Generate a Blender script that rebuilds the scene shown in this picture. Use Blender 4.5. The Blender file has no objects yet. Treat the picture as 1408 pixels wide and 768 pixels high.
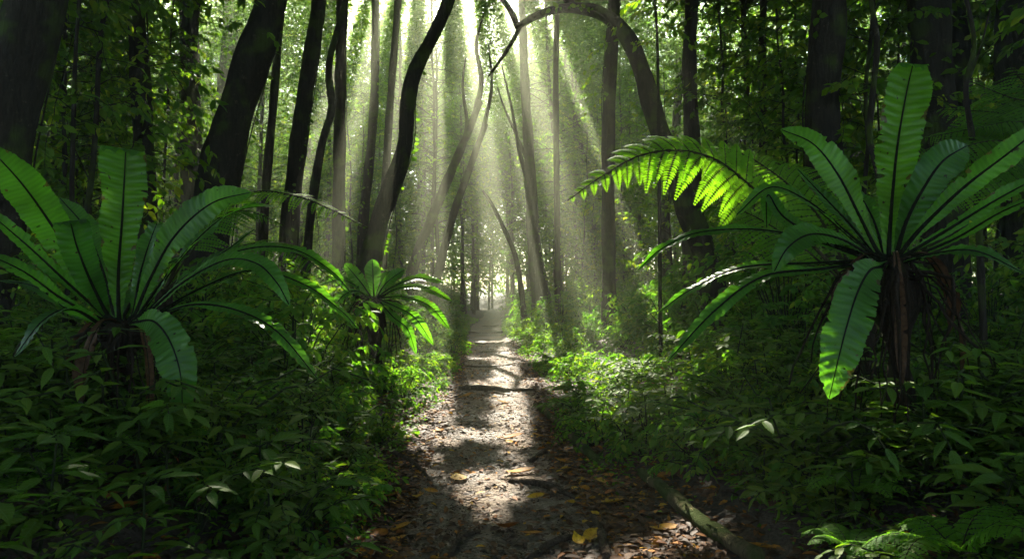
import bpy, math, random
import numpy as np
from mathutils import Vector, Matrix

SEED = 7
random.seed(SEED)
rng = np.random.default_rng(SEED)
sc = bpy.context.scene
COL = sc.collection
PI = math.pi

# ------------------------------------------------------------------ camera
F = 939.0          # focal length in photograph pixels (24 mm)
CAM_H = 1.30
PITCH = math.radians(1.0)
cam_d = bpy.data.cameras.new('camera')
cam_d.lens = 24.0; cam_d.sensor_width = 36.0; cam_d.clip_end = 2000; cam_d.clip_start = 0.05
cam = bpy.data.objects.new('camera', cam_d); COL.objects.link(cam)
cam.location = (0, 0, CAM_H); cam.rotation_euler = (PI/2 + PITCH, 0, 0)
sc.camera = cam

def P(px, py, d):
    """world point seen at photograph pixel (px, py), at forward distance d"""
    x = (px - 704.0) / F * d
    v = (384.0 - py) / F * d
    return np.array([x, d*math.cos(PITCH) - v*math.sin(PITCH), CAM_H + d*math.sin(PITCH) + v*math.cos(PITCH)])

SUN = np.array([-0.11, 1.0, 0.85]); SUN /= np.linalg.norm(SUN)

# ------------------------------------------------------------------ noise
_w = [(rng.uniform(-1, 1, 2), rng.uniform(0, 6.28)) for _ in range(24)]
def snoise(x, y, f=1.0, k0=0, n=6):
    s = 0
    for i in range(n):
        w, p = _w[(k0 + i) % 24]
        w = w / np.linalg.norm(w)
        s = s + np.sin((x*w[0] + y*w[1]) * f * (1 + 0.37*i) + p)
    return s / n

def sm(a, b, x):
    t = np.clip((x - a) / (b - a), 0, 1)
    return t*t*(3 - 2*t)

# ------------------------------------------------------------------ terrain
_cy = np.array([-20, 0, 3, 6.4, 10.5, 17, 24, 34, 46, 60, 90, 160.])
_cx = np.array([.3, .06, 0.02, -0.20, -0.24, -0.55, -0.92, -1.0, -1.3, -4.2, -12, -20.])
_cw = np.array([.8, .76, .74, .62, .66, .64, .62, .55, .5, .5, .5, .5])
def pathx(y): return np.interp(y, _cy, _cx) + 0.05*np.sin(y*0.9)
def pathw(y): return np.interp(y, _cy, _cw)
def H(x, y):
    x = np.asarray(x, float); y = np.asarray(y, float)
    o = x - pathx(y)
    b = np.abs(o) - pathw(y)
    left = o < 0
    z = 0.50*sm(0.0, 1.7, b) + np.where(left, 0.10, 0.085)*np.clip(b - 0.8, 0, 12) 
    z = z + 0.07*snoise(x, y, 1.1, 3)*sm(0.1, 1.5, b) + 0.18*snoise(x, y, 0.25, 9)*sm(1, 5, b)
    z = z - 0.035*(1 - sm(-0.5, 0.1, b)) + 0.012*snoise(x, y, 3.1, 5)
    z = z + 0.15*sm(0.2, 0.6, np.minimum(0, 0))
    return z

# ------------------------------------------------------------------ mesh helpers
class MB:
    def __init__(s): s.v = []; s.f = []; s.uv = []; s.t = []; s.n = 0
    def add(s, v, f, uv=None, t=None):
        v = np.asarray(v, np.float32).reshape(-1, 3); f = np.asarray(f, np.int64)
        s.v.append(v); s.f.append(f + s.n)
        s.uv.append(np.zeros((len(v), 2), np.float32) if uv is None else np.asarray(uv, np.float32))
        s.t.append(np.full(len(v), 0.5 if t is None or not np.isscalar(t) else t, np.float32) if (t is None or np.isscalar(t)) else np.asarray(t, np.float32))
        s.n += len(v)
    def mesh(s, name, mat, smooth=True):
        me = bpy.data.meshes.new(name)
        if not s.v: return me
        V = np.concatenate(s.v); UV = np.concatenate(s.uv); T = np.concatenate(s.t)
        li = np.concatenate([f.ravel() for f in s.f]).astype(np.int32)
        lt = np.concatenate([np.full(len(f), f.shape[1]) for f in s.f]).astype(np.int32)
        ls = np.concatenate([[0], np.cumsum(lt)[:-1]]).astype(np.int32)
        me.vertices.add(len(V)); me.vertices.foreach_set('co', V.ravel())
        me.loops.add(len(li)); me.loops.foreach_set('vertex_index', li)
        me.polygons.add(len(lt)); me.polygons.foreach_set('loop_start', ls)
        if smooth: me.polygons.foreach_set('use_smooth', np.ones(len(lt), bool))
        uvl = me.uv_layers.new(name='UVMap'); uvl.data.foreach_set('uv', UV[li].ravel())
        a = me.attributes.new('tint', 'FLOAT', 'POINT'); a.data.foreach_set('value', T)
        me.update(calc_edges=True); me.materials.append(mat)
        return me

def norm(a): return a / np.maximum(np.linalg.norm(a, axis=-1, keepdims=True), 1e-9)

def link(name, me, parent=None, loc=None):
    o = bpy.data.objects.new(name, me); COL.objects.link(o)
    if loc is not None: o.location = loc
    if parent is not None: o.parent = parent
    return o
def tag(o, label=None, cat=None, group=None, kind=None):
    if label: o['label'] = label
    if cat: o['category'] = cat
    if group: o['group'] = group
    if kind: o['kind'] = kind
    return o
def thing(name, label, cat, loc, group=None):
    o = bpy.data.objects.new(name, None); COL.objects.link(o); o.location = [float(q) for q in loc]
    o.empty_display_size = 0.1
    return tag(o, label, cat, group)
def dup(root, loc, rz, s, label=None, group=None, tilt=(0, 0)):
    r = root.copy(); COL.objects.link(r); r.location = [float(q) for q in loc]
    r.rotation_euler = (tilt[0], tilt[1], rz); r.scale = (s, s, s)
    if label: r['label'] = label
    if group: r['group'] = group
    for ch in list(root.children):
        c = ch.copy(); COL.objects.link(c); c.parent = r
        for g in list(ch.children):
            d = g.copy(); COL.objects.link(d); d.parent = c
    return r

def catmull(pts, n):
    pts = np.asarray(pts, float)
    ext = np.vstack([2*pts[0]-pts[1], pts, 2*pts[-1]-pts[-2]])
    m = len(pts) - 1
    u = np.linspace(0, m - 1e-6, n); i = u.astype(int); t = (u - i)[:, None]
    p0, p1, p2, p3 = ext[i], ext[i+1], ext[i+2], ext[i+3]
    return 0.5*((2*p1) + (-p0+p2)*t + (2*p0-5*p1+4*p2-p3)*t*t + (-p0+3*p1-3*p2+p3)*t**3)
def resample(pts, n):
    c = catmull(pts, max(n*4, 60))
    d = np.concatenate([[0], np.cumsum(np.linalg.norm(np.diff(c, axis=0), axis=1))])
    s = np.linspace(0, d[-1], n)
    return np.stack([np.interp(s, d, c[:, k]) for k in range(3)], 1), d[-1]

def tube(mb, C, R, k=8, rough=0.0, tint=0.5, cap=True):
    C = np.asarray(C, float); n = len(C); R = np.broadcast_to(np.asarray(R, float), (n,))
    T = norm(np.gradient(C, axis=0))
    ref = np.array([0.13, 0.21, 0.97]) if abs(T[0][2]) < 0.9 else np.array([0.97, 0.2, 0.1])
    A = norm(np.cross(T, ref)); 
    for i in range(1, n):
        a = A[i-1] - T[i]*np.dot(A[i-1], T[i]); A[i] = a/max(np.linalg.norm(a), 1e-9)
    B = np.cross(T, A)
    th = np.linspace(0, 2*PI, k, endpoint=False)
    rr = R[:, None]*np.ones((n, k))
    if rough:
        g1 = rng.uniform(-1, 1, (n, k)); g2 = np.repeat(rng.uniform(-1, 1, (1, k)), n, 0)
        rr = rr*(1 + rough*(0.5*g1 + 0.8*g2) + rough*0.8*np.sin(np.arange(n)*0.9 + rng.uniform(0, 6))[:, None])
    V = C[:, None] + rr[..., None]*(np.cos(th)[None, :, None]*A[:, None] + np.sin(th)[None, :, None]*B[:, None])
    idx = np.arange(n*k).reshape(n, k)
    a, b = idx[:-1], idx[1:]
    f = np.stack([a, np.roll(a, -1, 1), np.roll(b, -1, 1), b], -1).reshape(-1, 4)
    L = np.concatenate([[0], np.cumsum(np.linalg.norm(np.diff(C, axis=0), axis=1))])
    uv = np.stack([np.tile(th/6.283, n), np.repeat(L, k)], -1)
    mb.add(V.reshape(-1, 3), f, uv, tint)
    if cap:
        for s_, row in ((0, idx[0]), (1, idx[-1])):
            c0 = C[0] if s_ == 0 else C[-1]
            vv = np.vstack([V[0 if s_ == 0 else -1], c0 + (T[-1] if s_ else -T[0])*R[-1 if s_ else 0]*0.35])
            q = np.arange(k); tri = np.stack([q, np.roll(q, -1), np.full(k, k)], -1)
            mb.add(vv, tri if s_ else tri[:, ::-1], None, tint)

# ------------------------------------------------------------------ leaf templates (x across, y along, z normal)
def leaf_template(kind):
    if kind == 'lo':
        v = [(0, 0, 0), (-.5, .45, .07), (0, 1, -.08), (.5, .45, .07)]
        f = np.array([(0, 1, 2), (0, 2, 3)])
        uv = [(.5, 0), (0, .45), (.5, 1), (1, .45)]
    elif kind == 'mid':
        v = [(0, 0, 0), (-.38, .25, .06), (-.46, .6, .03), (0, 1, -.14), (.46, .6, .03), (.38, .25, .06), (0, .5, 0.0)]
        f = np.array([(0, 1, 2, 6), (6, 2, 3, 3), (0, 6, 4, 5), (6, 3, 4, 4)])
        v = v[:]; uv = [(.5, 0), (0.1, .25), (0, .6), (.5, 1), (1, .6), (.9, .25), (.5, .5)]
        f = np.array([(0, 1, 6), (1, 2, 6), (2, 3, 6), (3, 4, 6), (4, 5, 6), (5, 0, 6)])
    else:  # hi: lance leaf
        rows = [0, .07, .2, .38, .58, .76, .9, 1.0]
        wid = [.03, .2, .42, .5, .44, .29, .12, .005]
        v = []; uv = []
        for y, w in zip(rows, wid):
            dz = -0.28*y*y + 0.02*math.sin(y*17)
            for s in (-1, -.5, 0, .5, 1):
                v.append((s*w, y, dz + 0.10*abs(s)*w + 0.012*math.sin(y*31 + s)*abs(s)))
                uv.append((.5 + .5*s, y))
        f = []
        for i in range(len(rows)-1):
            for j in range(4):
                a = i*5 + j
                f.append((a, a+1, a+6, a+5))
        f = np.array(f)
    return np.array(v, float), np.asarray(f), np.array(uv, float)
TPL = {k: leaf_template(k) for k in ('lo', 'mid', 'hi')}

def put_leaves(mb, kind, pos, d, n, L, W, tint):
    tv, tf, tuv = TPL[kind]
    N = len(pos)
    if N == 0: return
    d = norm(d); s = norm(np.cross(d, n)); n = np.cross(s, d)
    L = np.broadcast_to(L, (N,)); W = np.broadcast_to(W, (N,)); tint = np.broadcast_to(tint, (N,))
    V = (pos[:, None] + d[:, None]*(tv[None, :, 1:2]*L[:, None, None]) + s[:, None]*(tv[None, :, 0:1]*W[:, None, None])
         + n[:, None]*(tv[None, :, 2:3]*L[:, None, None]))
    k = len(tv)
    f = (tf[None] + (np.arange(N)*k)[:, None, None]).reshape(-1, tf.shape[1])
    mb.add(V.reshape(-1, 3), f, np.tile(tuv, (N, 1)), np.repeat(tint, k))

# ------------------------------------------------------------------ materials
def new_mat(name):
    m = bpy.data.materials.new(name); m.use_nodes = True
    nt = m.node_tree; nt.nodes.clear()
    return m, nt, nt.nodes, nt.links
def node(nt, t, **kw):
    n = nt.nodes.new(t)
    for k, v in kw.items():
        if k.startswith('i_'): n.inputs[k[2:].replace('_', ' ')].default_value = v
        else: setattr(n, k, v)
    return n
def ramp(nt, stops, interp='LINEAR'):
    r = nt.nodes.new('ShaderNodeValToRGB'); cr = r.color_ramp; cr.interpolation = interp
    while len(cr.elements) < len(stops): cr.elements.new(0.5)
    for e, (p, c) in zip(cr.elements, stops):
        e.position = p; e.color = (*c, 1)
    return r

def leaf_mat(name, stops, trans_gain=1.0, trans_mix=0.5, rough=0.42, spec=0.45, veins=0.0, spots=False, vein_freq=9, tstops=None):
    m, nt, N, L = new_mat(name)
    at = node(nt, 'ShaderNodeAttribute', attribute_name='tint')
    oi = node(nt, 'ShaderNodeObjectInfo')
    mx = node(nt, 'ShaderNodeMath', operation='MULTIPLY_ADD'); mx.inputs[1].default_value = 0.22
    L.new(oi.outputs['Random'], mx.inputs[0]); L.new(at.outputs['Fac'], mx.inputs[2])
    sb = node(nt, 'ShaderNodeMath', operation='SUBTRACT'); sb.inputs[1].default_value = 0.11
    L.new(mx.outputs[0], sb.inputs[0])
    r = ramp(nt, stops); L.new(sb.outputs[0], r.inputs[0])
    col = r.outputs[0]
    bump_in = None
    if veins or spots:
        uv = node(nt, 'ShaderNodeUVMap', uv_map='UVMap')
        sp = node(nt, 'ShaderNodeSeparateXYZ'); L.new(uv.outputs[0], sp.inputs[0])
        a = node(nt, 'ShaderNodeMath', operation='SUBTRACT'); a.inputs[1].default_value = .5; L.new(sp.outputs[0], a.inputs[0])
        ab = node(nt, 'ShaderNodeMath', operation='ABSOLUTE'); L.new(a.outputs[0], ab.inputs[0])
        # side veins: v*freq - |u|*k
        m1 = node(nt, 'ShaderNodeMath', operation='MULTIPLY'); m1.inputs[1].default_value = vein_freq; L.new(sp.outputs[1], m1.inputs[0])
        m2 = node(nt, 'ShaderNodeMath', operation='MULTIPLY_ADD'); m2.inputs[1].default_value = -2.2 if not spots else -1.3
        L.new(ab.outputs[0], m2.inputs[0]); L.new(m1.outputs[0], m2.inputs[2])
        ns = node(nt, 'ShaderNodeTexNoise'); ns.inputs['Scale'].default_value = 9.0 if spots else 3.0; L.new(uv.outputs[0], ns.inputs['Vector'])
        m3 = node(nt, 'ShaderNodeMath', operation='MULTIPLY_ADD'); m3.inputs[1].default_value = 0.5
        L.new(ns.outputs['Fac'], m3.inputs[0]); L.new(m2.outputs[0], m3.inputs[2])
        m4 = node(nt, 'ShaderNodeMath', operation='MULTIPLY'); m4.inputs[1].default_value = 6.283; L.new(m3.outputs[0], m4.inputs[0])
        si = node(nt, 'ShaderNodeMath', operation='COSINE'); L.new(m4.outputs[0], si.inputs[0])
        vr = node(nt, 'ShaderNodeMapRange'); vr.inputs['From Min'].default_value = -1 if spots else 0.55; vr.inputs['From Max'].default_value = 1
        vr.inputs['To Min'].default_value = 0; vr.inputs['To Max'].default_value = veins; L.new(si.outputs[0], vr.inputs[0])
        mid = node(nt, 'ShaderNodeMapRange'); mid.inputs['From Min'].default_value = 0.012; mid.inputs['From Max'].default_value = 0.05
        mid.inputs['To Min'].default_value = 0.6; mid.inputs['To Max'].default_value = 0.0; L.new(ab.outputs[0], mid.inputs[0])
        mm = node(nt, 'ShaderNodeMath', operation='MAXIMUM'); L.new(vr.outputs[0], mm.inputs[0]); L.new(mid.outputs[0], mm.inputs[1])
        mc = node(nt, 'ShaderNodeMixRGB', blend_type='MULTIPLY' if spots else 'MIX')
        mc.inputs[2].default_value = (.45, .5, .4, 1) if spots else (.10, .19, .06, 1)
        L.new(mm.outputs[0], mc.inputs[0]); L.new(col, mc.inputs[1]); col = mc.outputs[0]
        bump_in = mm.outputs[0]
        if spots:
            n2 = node(nt, 'ShaderNodeTexNoise'); n2.inputs['Scale'].default_value = 26; n2.inputs['Detail'].default_value = 2
            tc = node(nt, 'ShaderNodeTexCoord'); L.new(tc.outputs['Object'], n2.inputs['Vector'])
            rr = ramp(nt, [(0.0, (0, 0, 0)), (0.70, (0, 0, 0)), (0.73, (1, 1, 1)), (1, (1, 1, 1))]); L.new(n2.outputs['Fac'], rr.inputs[0])
            m5 = node(nt, 'ShaderNodeMixRGB'); m5.inputs[2].default_value = (.022, .018, .007, 1)
            L.new(rr.outputs[0], m5.inputs[0]); L.new(col, m5.inputs[1])
            n3 = node(nt, 'ShaderNodeTexNoise'); n3.inputs['Scale'].default_value = 5; L.new(tc.outputs['Object'], n3.inputs['Vector'])
            hv = node(nt, 'ShaderNodeHueSaturation')
            q = node(nt, 'ShaderNodeMapRange'); q.inputs['To Min'].default_value = .65; q.inputs['To Max'].default_value = 1.3
            q.inputs['From Min'].default_value = .3; q.inputs['From Max'].default_value = .7
            L.new(n3.outputs['Fac'], q.inputs[0]); L.new(q.outputs[0], hv.inputs['Value']); L.new(m5.outputs[0], hv.inputs['Color'])
            col = hv.outputs[0]
            n4 = node(nt, 'ShaderNodeTexNoise'); n4.inputs['Scale'].default_value = 14; n4.inputs['Detail'].default_value = 4; L.new(tc.outputs['Object'], n4.inputs['Vector'])
            ea = node(nt, 'ShaderNodeMath', operation='MULTIPLY_ADD'); ea.inputs[1].default_value = .8; L.new(ab.outputs[0], ea.inputs[0]); L.new(n4.outputs['Fac'], ea.inputs[2])
            er = ramp(nt, [(0, (0, 0, 0)), (.995, (0, 0, 0)), (1, (0, 0, 0))]); er.color_ramp.elements[1].position = 1.0; er.color_ramp.elements[1].position = .985; er.color_ramp.elements[2].color = (1, 1, 1, 1)
            L.new(ea.outputs[0], er.inputs[0])
            m6 = node(nt, 'ShaderNodeMixRGB'); m6.inputs[2].default_value = (.055, .045, .014, 1); L.new(er.outputs[0], m6.inputs[0]); L.new(col, m6.inputs[1]); col = m6.outputs[0]
    pr = node(nt, 'ShaderNodeBsdfPrincipled'); pr.inputs['Roughness'].default_value = rough
    pr.inputs['Specular IOR Level'].default_value = spec
    L.new(col, pr.inputs['Base Color'])
    tr = node(nt, 'ShaderNodeBsdfTranslucent')
    g = node(nt, 'ShaderNodeMixRGB', blend_type='MULTIPLY'); g.inputs[0].default_value = 1
    g.inputs[2].default_value = (1.5*trans_gain, 1.7*trans_gain, .45*trans_gain, 1)
    L.new(col, g.inputs[1]); L.new(g.outputs[0], tr.inputs[0])
    if bump_in is not None:
        bp = node(nt, 'ShaderNodeBump'); bp.inputs['Strength'].default_value = 0.5 if spots else .35; bp.inputs['Distance'].default_value = 0.004
        L.new(bump_in, bp.inputs['Height']); L.new(bp.outputs[0], pr.inputs['Normal'])
    ms = node(nt, 'ShaderNodeMixShader'); ms.inputs[0].default_value = trans_mix
    L.new(pr.outputs[0], ms.inputs[1]); L.new(tr.outputs[0], ms.inputs[2])
    out = node(nt, 'ShaderNodeOutputMaterial'); L.new(ms.outputs[0], out.inputs[0])
    return m

M = {}
M['far_leaf'] = leaf_mat('forest_leaf', [(0, (.034, .085, .007)), (.45, (.062, .125, .008)), (.8, (.095, .165, .012)), (1, (.18, .21, .018))], 1.9, .6, .5, .2)
M['canopy_leaf'] = leaf_mat('canopy_leaf', [(0, (.035, .07, .012)), (.6, (.055, .11, .015)), (1, (.10, .15, .02))], 1.2, .45, .5, .2)
M['dark_leaf'] = leaf_mat('understory_leaf', [(0, (.036, .080, .009)), (.5, (.062, .12, .010)), (1, (.11, .155, .014))], 1.4, .45, .52, .14, veins=.35, vein_freq=8)
M['herb_leaf'] = leaf_mat('herb_leaf', [(0, (.034, .098, .015)), (.5, (.063, .135, .016)), (1, (.14, .18, .016))], 1.9, .55, .55, .15)
M['nest'] = leaf_mat('nest_frond', [(0, (.035, .10, .018)), (.5, (.05, .14, .014)), (1, (.075, .18, .012))], 2.2, .55, .38, .4, veins=.30, spots=True, vein_freq=46)
M['fern'] = leaf_mat('fern_leaf', [(0, (.04, .11, .012)), (.5, (.07, .155, .013)), (1, (.11, .22, .016))], 2.1, .6, .6, .15)

def bark_mat(name, c1, c2, moss=0.3, scale=6):
    m, nt, N, L = new_mat(name)
    tc = node(nt, 'ShaderNodeTexCoord')
    mp = node(nt, 'ShaderNodeMapping'); mp.inputs['Scale'].default_value = (scale*2.2, scale*2.2, scale*.35)
    L.new(tc.outputs['Object'], mp.inputs[0])
    n1 = node(nt, 'ShaderNodeTexNoise'); n1.inputs['Scale'].default_value = 2.5; n1.inputs['Detail'].default_value = 6; n1.inputs['Roughness'].default_value = .65
    L.new(mp.outputs[0], n1.inputs['Vector'])
    r = ramp(nt, [(.3, c1), (.7, c2)]); L.new(n1.outputs['Fac'], r.inputs[0])
    n2 = node(nt, 'ShaderNodeTexNoise'); n2.inputs['Scale'].default_value = 3.5; n2.inputs['Detail'].default_value = 5
    L.new(tc.outputs['Object'], n2.inputs['Vector'])
    r2 = ramp(nt, [(.62 - moss*.35, (0, 0, 0)), (.72 - moss*.3, (1, 1, 1))]); L.new(n2.outputs['Fac'], r2.inputs[0])
    mx = node(nt, 'ShaderNodeMixRGB'); mx.inputs[2].default_value = (.045, .065, .012, 1)
    L.new(r2.outputs[0], mx.inputs[0]); L.new(r.outputs[0], mx.inputs[1])
    n5 = node(nt, 'ShaderNodeTexNoise'); n5.inputs['Scale'].default_value = 11; n5.inputs['Detail'].default_value = 7; n5.inputs['Roughness'].default_value = .75
    L.new(tc.outputs['Object'], n5.inputs['Vector'])
    r5 = ramp(nt, [(.6, (0, 0, 0)), (.66, (1, 1, 1))]); L.new(n5.outputs['Fac'], r5.inputs[0])
    mx5 = node(nt, 'ShaderNodeMixRGB'); mx5.inputs[2].default_value = (c2[0]*2.4, c2[1]*2.6, c2[2]*2.3, 1)
    L.new(r5.outputs[0], mx5.inputs[0]); L.new(mx.outputs[0], mx5.inputs[1]); mx = mx5
    pr = node(nt, 'ShaderNodeBsdfPrincipled'); pr.inputs['Roughness'].default_value = .9; pr.inputs['Specular IOR Level'].default_value = .1
    L.new(mx.outputs[0], pr.inputs['Base Color'])
    bp = node(nt, 'ShaderNodeBump'); bp.inputs['Strength'].default_value = 1.0; bp.inputs['Distance'].default_value = .045
    L.new(n1.outputs['Fac'], bp.inputs['Height']); L.new(bp.outputs[0], pr.inputs['Normal'])
    out = node(nt, 'ShaderNodeOutputMaterial'); L.new(pr.outputs[0], out.inputs[0])
    return m
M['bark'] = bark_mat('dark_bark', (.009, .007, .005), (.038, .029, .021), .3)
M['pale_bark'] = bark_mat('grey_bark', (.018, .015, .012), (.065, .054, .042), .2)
M['log_bark'] = bark_mat('mossy_log_bark', (.05, .035, .018), (.19, .14, .075), .6, 9)
M['root_bark'] = bark_mat('root_bark', (.035, .024, .016), (.13, .09, .06), -.4, 9)
M['stem'] = bark_mat('stem', (.015, .025, .008), (.035, .045, .015), .2)
M['midrib'] = bark_mat('midrib', (.006, .007, .004), (.016, .018, .007), -.6, 9)
M['rachis'] = bark_mat('rachis', (.02, .018, .008), (.05, .045, .014), -.6, 9)
M['root_mass'] = bark_mat('root_mass', (.008, .006, .004), (.045, .028, .016), .0, 14)

def litter_mat():
    m, nt, N, L = new_mat('fallen_leaf')
    at = node(nt, 'ShaderNodeAttribute', attribute_name='tint')
    r = ramp(nt, [(0, (.028, .017, .011)), (.3, (.070, .034, .016)), (.55, (.11, .052, .021)), (.72, (.17, .080, .028)), (.82, (.27, .085, .014)), (.92, (.42, .18, .015)), (1, (.55, .34, .02))])
    L.new(at.outputs['Fac'], r.inputs[0])
    tc = node(nt, 'ShaderNodeTexCoord'); n1 = node(nt, 'ShaderNodeTexNoise'); n1.inputs['Scale'].default_value = 60; n1.inputs['Detail'].default_value = 4
    L.new(tc.outputs['Object'], n1.inputs['Vector'])
    r2 = ramp(nt, [(.3, (.45, .4, .38)), (.6, (1.1, 1.1, 1.1))]); L.new(n1.outputs['Fac'], r2.inputs[0])
    mx = node(nt, 'ShaderNodeMixRGB', blend_type='MULTIPLY'); mx.inputs[0].default_value = 1
    L.new(r.outputs[0], mx.inputs[1]); L.new(r2.outputs[0], mx.inputs[2])
    pr = node(nt, 'ShaderNodeBsdfPrincipled'); pr.inputs['Roughness'].default_value = .6; pr.inputs['Specular IOR Level'].default_value = .15
    L.new(mx.outputs[0], pr.inputs['Base Color'])
    tr = node(nt, 'ShaderNodeBsdfTranslucent'); L.new(mx.outputs[0], tr.inputs[0])
    ms = node(nt, 'ShaderNodeMixShader'); ms.inputs[0].default_value = .25
    L.new(pr.outputs[0], ms.inputs[1]); L.new(tr.outputs[0], ms.inputs[2])
    out = node(nt, 'ShaderNodeOutputMaterial'); L.new(ms.outputs[0], out.inputs[0])
    return m
M['litter'] = litter_mat()

def soil_mat(name, dark, mid, light, wet):
    m, nt, N, L = new_mat(name)
    tc = node(nt, 'ShaderNodeTexCoord')
    big = node(nt, 'ShaderNodeTexNoise'); big.inputs['Scale'].default_value = 1.6; big.inputs['Detail'].default_value = 5
    L.new(tc.outputs['Object'], big.inputs['Vector'])
    fine = node(nt, 'ShaderNodeTexNoise'); fine.inputs['Scale'].default_value = 28; fine.inputs['Detail'].default_value = 8; fine.inputs['Roughness'].default_value = .7
    L.new(tc.outputs['Object'], fine.inputs['Vector'])
    vo = node(nt, 'ShaderNodeTexVoronoi'); vo.inputs['Scale'].default_value = 45; L.new(tc.outputs['Object'], vo.inputs['Vector'])
    ad = node(nt, 'ShaderNodeMath', operation='MULTIPLY_ADD'); ad.inputs[1].default_value = .55
    L.new(big.outputs['Fac'], ad.inputs[0]); 
    m1 = node(nt, 'ShaderNodeMath', operation='MULTIPLY'); m1.inputs[1].default_value = .45; L.new(fine.outputs['Fac'], m1.inputs[0])
    L.new(m1.outputs[0], ad.inputs[2])
    r = ramp(nt, [(.38, dark), (.5, mid), (.62, light)]); L.new(ad.outputs[0], r.inputs[0])
    # dark crumbs
    r3 = ramp(nt, [(.12, (.35, .3, .28)), (.3, (1, 1, 1))]); L.new(vo.outputs['Distance'], r3.inputs[0])
    mx = node(nt, 'ShaderNodeMixRGB', blend_type='MULTIPLY'); mx.inputs[0].default_value = .75
    L.new(r.outputs[0], mx.inputs[1]); L.new(r3.outputs[0], mx.inputs[2])
    pr = node(nt, 'ShaderNodeBsdfPrincipled'); pr.inputs['Specular IOR Level'].default_value = .4
    L.new(mx.outputs[0], pr.inputs['Base Color'])
    rr = node(nt, 'ShaderNodeMapRange'); rr.inputs['From Min'].default_value = .35; rr.inputs['From Max'].default_value = .65
    rr.inputs['To Min'].default_value = wet; rr.inputs['To Max'].default_value = .9
    L.new(big.outputs['Fac'], rr.inputs[0]); L.new(rr.outputs[0], pr.inputs['Roughness'])
    hs = node(nt, 'ShaderNodeMath', operation='MULTIPLY_ADD'); hs.inputs[1].default_value = .5
    L.new(vo.outputs['Distance'], hs.inputs[0]); L.new(fine.outputs['Fac'], hs.inputs[2])
    bp = node(nt, 'ShaderNodeBump'); bp.inputs['Strength'].default_value = 1.0; bp.inputs['Distance'].default_value = .03
    L.new(hs.outputs[0], bp.inputs['Height']); L.new(bp.outputs[0], pr.inputs['Normal'])
    out = node(nt, 'ShaderNodeOutputMaterial'); L.new(pr.outputs[0], out.inputs[0])
    return m
M['soil'] = soil_mat('forest_floor', (.018, .012, .008), (.05, .034, .022), (.09, .06, .038), .7)
M['path'] = soil_mat('trodden_mud', (.055, .038, .026), (.165, .118, .078), (.27, .20, .14), .5)

# ------------------------------------------------------------------ light gaps in the canopy
GAPS = []   # (point, rx, ry)
def gap(px, py, d, rx, ry): GAPS.append((P(px, py, d), rx, ry, 0.0))
def slot(px, py, d, rx, ry):
    p = P(px, py, d); e = p - np.array([0, 0, CAM_H]) - SUN*(p[2] - CAM_H)/SUN[2]
    GAPS.append((p, rx, ry, math.atan2(e[0], e[1])))
def ggap(x, y, z, rx, ry): GAPS.append((np.array([x, y, z], float), rx, ry, 0.0))
# shafts of light hanging over the path
slot(742, 150, 19, .34, 6.0)
slot(790, 120, 22, .15, 5.0)
slot(700, 150, 24, .16, 4.0)
slot(655, 120, 19, .19, 6.0)
slot(597, 120, 19, .27, 6.0)
slot(548, 120, 20, .12, 5.0)
slot(500, 120, 19, .24, 5.5)
slot(455, 120, 19, .14, 4.5)
slot(688, 300, 30, .3, 4.0)
# light on the floor
ggap(-.10, 4.75, 0, .30, .42); ggap(-.12, 4.15, 0, .22, .20); ggap(-.42, 6.3, 0, .22, .28); ggap(.45, 3.25, 0, .30, .26)
ggap(-.15, 7.1, 0, .12, .12); ggap(-.1, 9.8, 0, .5, .55); ggap(.95, 3.5, 0, .25, .25); ggap(-.6, 13.5, 0, .4, .25); ggap(-.55, 18, 0, .45, .35)
ggap(-.8, 3.6, 0, .12, .3)
# light on the herbs of the banks
ggap(.85, 9.6, .35, .45, .9); ggap(1.25, 7.6, .45, .35, .5); ggap(.5, 13.5, .3, .5, 1.0); ggap(.2, 19, .4, .5, 1.5)
ggap(-1.35, 6.4, .5, .22, .5); ggap(-1.35, 8.8, .6, .25, .8); ggap(-1.7, 13, .6, .4, 1.0); ggap(2.0, 11.5, .6, .3, .6); ggap(-2.0, 18, .8, .5, 1.6)
# light on the tree fern frond and the nest ferns
gap(850, 240, 4.25, .56, .40); gap(790, 270, 4.2, .36, .40); gap(940, 222, 4.25, .4, .28); gap(1010, 210, 5.1, .3, .3)
gap(1128, 212, 3.45, .07, .10); gap(455, 292, 4.3, .34, .28); gap(575, 400, 8.0, .38, .35)
GP = np.array([g[0] for g in GAPS]); GR = np.array([[g[1], g[2], g[3]] for g in GAPS])
THIN = [(P(170, 280, 3.5), .8, .7, .72), (P(1235, 180, 3.3), .5, .35, .45), (P(960, 640, 3.4), .5, .5, .6),
        (np.array([1.35, 6.3, .5]), .8, 1.5, .75), (np.array([1.8, 4.6, .5]), .8, .9, .5), (np.array([-1.5, 4.9, .5]), .6, 1.2, .6), (np.array([2.2, 10.5, .8]), .9, 1.5, .25)]
def in_gap(Q, grow=1.0, pad=0.0):
    out = np.zeros(len(Q), bool)
    for p, (rx, ry, an) in zip(GP, GR):
        dz = Q[:, 2] - p[2]
        t = dz / SUN[2]
        ux = Q[:, 0] - SUN[0]*t - p[0]; uy = Q[:, 1] - SUN[1]*t - p[1]
        dx = (ux*math.cos(an) - uy*math.sin(an))/(rx*grow + pad); dy = (ux*math.sin(an) + uy*math.cos(an))/(ry*grow + pad)
        out |= (dz > .25) & (dx*dx + dy*dy < 1)
    for p, rx, ry, fr in THIN:
        dz = Q[:, 2] - p[2]; t = dz/SUN[2]
        dx = (Q[:, 0] - SUN[0]*t - p[0])/rx; dy = (Q[:, 1] - SUN[1]*t - p[1])/ry
        out |= (dz > 4) & (dx*dx + dy*dy < 1) & (rng.random(len(Q)) < fr)
    return out

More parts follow.
